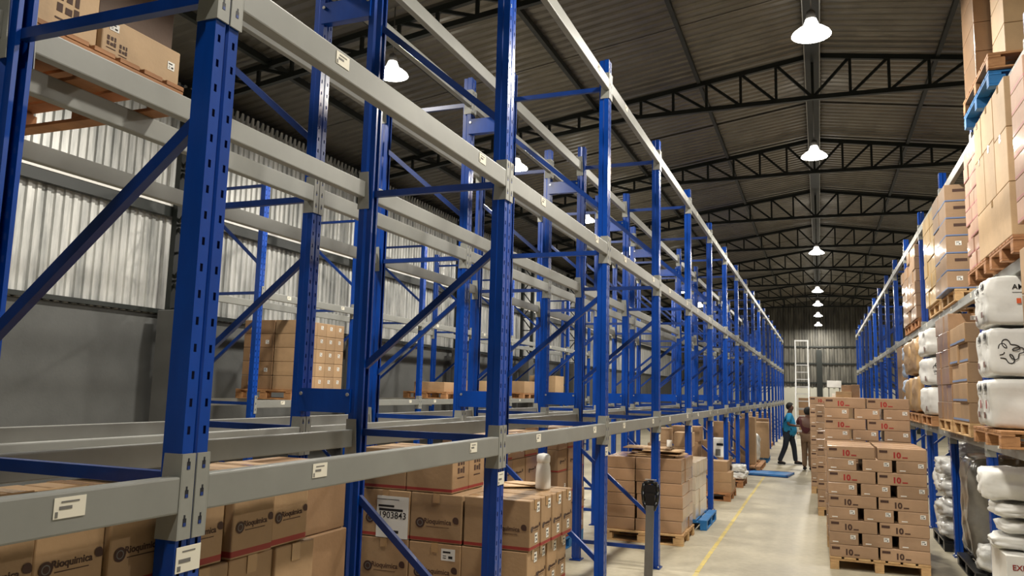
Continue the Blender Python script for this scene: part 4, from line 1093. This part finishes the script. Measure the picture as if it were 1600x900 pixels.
def person(label, loc, rz, J, shirt, trousers, shirt_to_wrist=False, belly=.14):
    """J: joints in local metres, facing +x, y to the left. keys hip(l/r) knee ankle toe shoulder elbow wrist hand, neck, head"""
    t = thing('person', label, 'person', loc, rz)
    P = [(J['pelvis'], .125), (J['waist'], .125), (J['chest'], .135), (J['neck'], .052), (J['jaw'], .066), (J['head'], .096), (J['crown'], .068)]
    V = [tuple(p)+(r,) for p, r in P]; E_ = [(i, i+1) for i in range(6)]
    hd = Vector(J['head']); fwd = Vector(J['face'])
    def add(p, r, par): V.append(tuple(p)+(r,)); E_.append((par, len(V)-1)); return len(V)-1
    add(hd+fwd*.098+Vector((0, 0, -.02)), .014, 5)      # nose
    side = Vector((-fwd.y, fwd.x, 0))
    for s in (-1, 1): add(hd+side*s*.088+Vector((0, 0, -.02)), .016, 5)   # ears
    for s in ('l', 'r'):
        a = add(J['shoulder_'+s], .056, 2); b = add(J['elbow_'+s], .040, a); c = add(J['wrist_'+s], .027, b)
        w = Vector(J['wrist_'+s]); h = Vector(J['hand_'+s]); dr = (h-w).normalized(); pl = add(w+dr*.055, .030, c)
        n = dr.cross(Vector((0, 0, 1))).normalized()
        for k in range(4):
            off = (k-1.5)*.019
            f1 = add(w+dr*(.10-.004*abs(k-1.5))+n*off, .0085, pl); f2 = add(w+dr*(.135-.006*abs(k-1.5))+n*off+Vector((0, 0, -.018)), .0080, f1)
        t1 = add(w+dr*.05+n*.045+Vector((0, 0, .01)), .010, pl); add(w+dr*.085+n*.055, .0085, t1)
        hp = add(J['hip_'+s], .085, 0); kn = add(J['knee_'+s], .058, hp); an = add(J['ankle_'+s], .040, kn); add(J['toe_'+s], .030, an)
    skinned('body', t, M_SKIN, V, E_)
    # shirt
    V = [tuple(J['hem'])+(belly+.035, belly+.045), tuple(J['waist'])+(belly+.025, belly+.035), tuple(J['chest'])+(belly+.02, belly+.04), tuple(Vector(J['neck'])-Vector((0, 0, .03)))+(.068,)]
    E_ = [(0, 1), (1, 2), (2, 3)]
    for s in ('l', 'r'):
        V.append(tuple(J['shoulder_'+s])+(.078,)); E_.append((2, len(V)-1)); a = len(V)-1
        sh, el, wr = Vector(J['shoulder_'+s]), Vector(J['elbow_'+s]), Vector(J['wrist_'+s])
        V.append(tuple(sh.lerp(el, .85 if not shirt_to_wrist else 1))+(.062,)); E_.append((a, len(V)-1))
        if shirt_to_wrist: V.append(tuple(el.lerp(wr, .9))+(.042,)); E_.append((len(V)-2, len(V)-1))
    skinned('shirt', t, shirt, V, E_)
    V = [tuple(J['pelvis'])+(.135, .145)]; E_ = []
    for s in ('l', 'r'):
        V.append(tuple(J['hip_'+s])+(.105,)); E_.append((0, len(V)-1))
        V.append(tuple(J['knee_'+s])+(.078,)); E_.append((len(V)-2, len(V)-1))
        V.append(tuple(Vector(J['ankle_'+s])+Vector((0, 0, -.02)))+(.064,)); E_.append((len(V)-2, len(V)-1))
    skinned('trousers', t, trousers, V, E_)
    for s in ('l', 'r'):
        an, to = Vector(J['ankle_'+s]), Vector(J['toe_'+s])
        back = an+(an-to).normalized()*.05; back.z = to.z+.012
        skinned('shoe', t, M_SHOE, [tuple(back)+(.046, .042), tuple((an+to)/2*1.0)[:2]+(to.z+.016, .050, .046), tuple(to)+(.044, .034)], [(0, 1), (1, 2)], 0, 2)
    # hair: a cap over crown and nape
    b_ = bmesh.new(); bmesh.ops.create_uvsphere(b_, u_segments=20, v_segments=14, radius=1.0)
    for v in b_.verts:
        n = v.co.copy(); v.co = hd-fwd*.012+Vector((0, 0, .022))+Vector((n.x*.112, n.y*.104, n.z*.118))
    rm = [v for v in b_.verts if (v.co.z < hd.z-.075) or ((v.co-hd).dot(fwd) > .055 and v.co.z < hd.z+.07) or ((v.co-hd).dot(fwd) > .0 and v.co.z < hd.z-.02)]
    bmesh.ops.delete(b_, geom=rm, context='VERTS')
    for f in b_.faces: f.smooth = True
    link('hair', finish(b_, 'hair', M_HAIR), t)
    return t
J1 = dict(pelvis=(0, 0, .93), hem=(.03, 0, .76), waist=(.02, 0, 1.08), chest=(.02, 0, 1.32), neck=(.03, 0, 1.475), jaw=(.06, 0, 1.55), head=(.055, 0, 1.625), crown=(.05, 0, 1.695), face=(.97, -.22, 0),
    shoulder_l=(.02, .20, 1.40), shoulder_r=(.02, -.20, 1.40), elbow_l=(.05, .27, 1.14), elbow_r=(.0, -.29, 1.14), wrist_l=(.30, .17, 1.11), wrist_r=(.26, -.18, 1.10), hand_l=(.40, .12, 1.12), hand_r=(.36, -.12, 1.11),
    hip_l=(.03, .10, .90), hip_r=(-.03, -.10, .90), knee_l=(.13, .12, .50), knee_r=(-.10, -.12, .49), ankle_l=(.17, .12, .095), ankle_r=(-.27, -.12, .095), toe_l=(.36, .14, .036), toe_r=(-.09, -.15, .036))
person('man in a bright blue t-shirt and dark jeans, holding a paper in the aisle', (-.86, 24.13, 0), 0, J1, M_SHIRT, M_JEANS, belly=.19)
bm = bmesh.new(); box(bm, (0, 0, 0), (.015, .21, .29)); o = link('paper_pad', finish(bm, 'paper_pad', M_WPAPER, .002), None, (-.86+.415, 24.12, 1.09), (0, .5, 0)); tag(o, 'white paper pad in the hands of the man in blue', 'paper')
J2 = dict(pelvis=(0, 0, .90), hem=(.0, 0, .93), waist=(.0, 0, 1.05), chest=(.03, 0, 1.27), neck=(.06, 0, 1.40), jaw=(.10, 0, 1.46), head=(.10, 0, 1.53), crown=(.10, 0, 1.595), face=(.98, .15, 0),
    shoulder_l=(.03, .19, 1.34), shoulder_r=(.03, -.19, 1.34), elbow_l=(.18, .30, 1.22), elbow_r=(.16, -.30, 1.20), wrist_l=(.36, .18, 1.24), wrist_r=(.34, -.2, 1.22), hand_l=(.45, .12, 1.25), hand_r=(.44, -.14, 1.23),
    hip_l=(.0, .085, .87), hip_r=(.0, -.085, .87), knee_l=(.02, .085, .48), knee_r=(-.01, -.085, .48), ankle_l=(-.01, .085, .095), ankle_r=(-.04, -.085, .095), toe_l=(.16, .10, .036), toe_r=(.13, -.10, .036))
person('person in a maroon shirt and brown trousers seen from behind, beside the stacks', (-.34, 22.6, 0), PI/2-.25, J2, M_MAROON, M_TROUS, True, belly=.10)
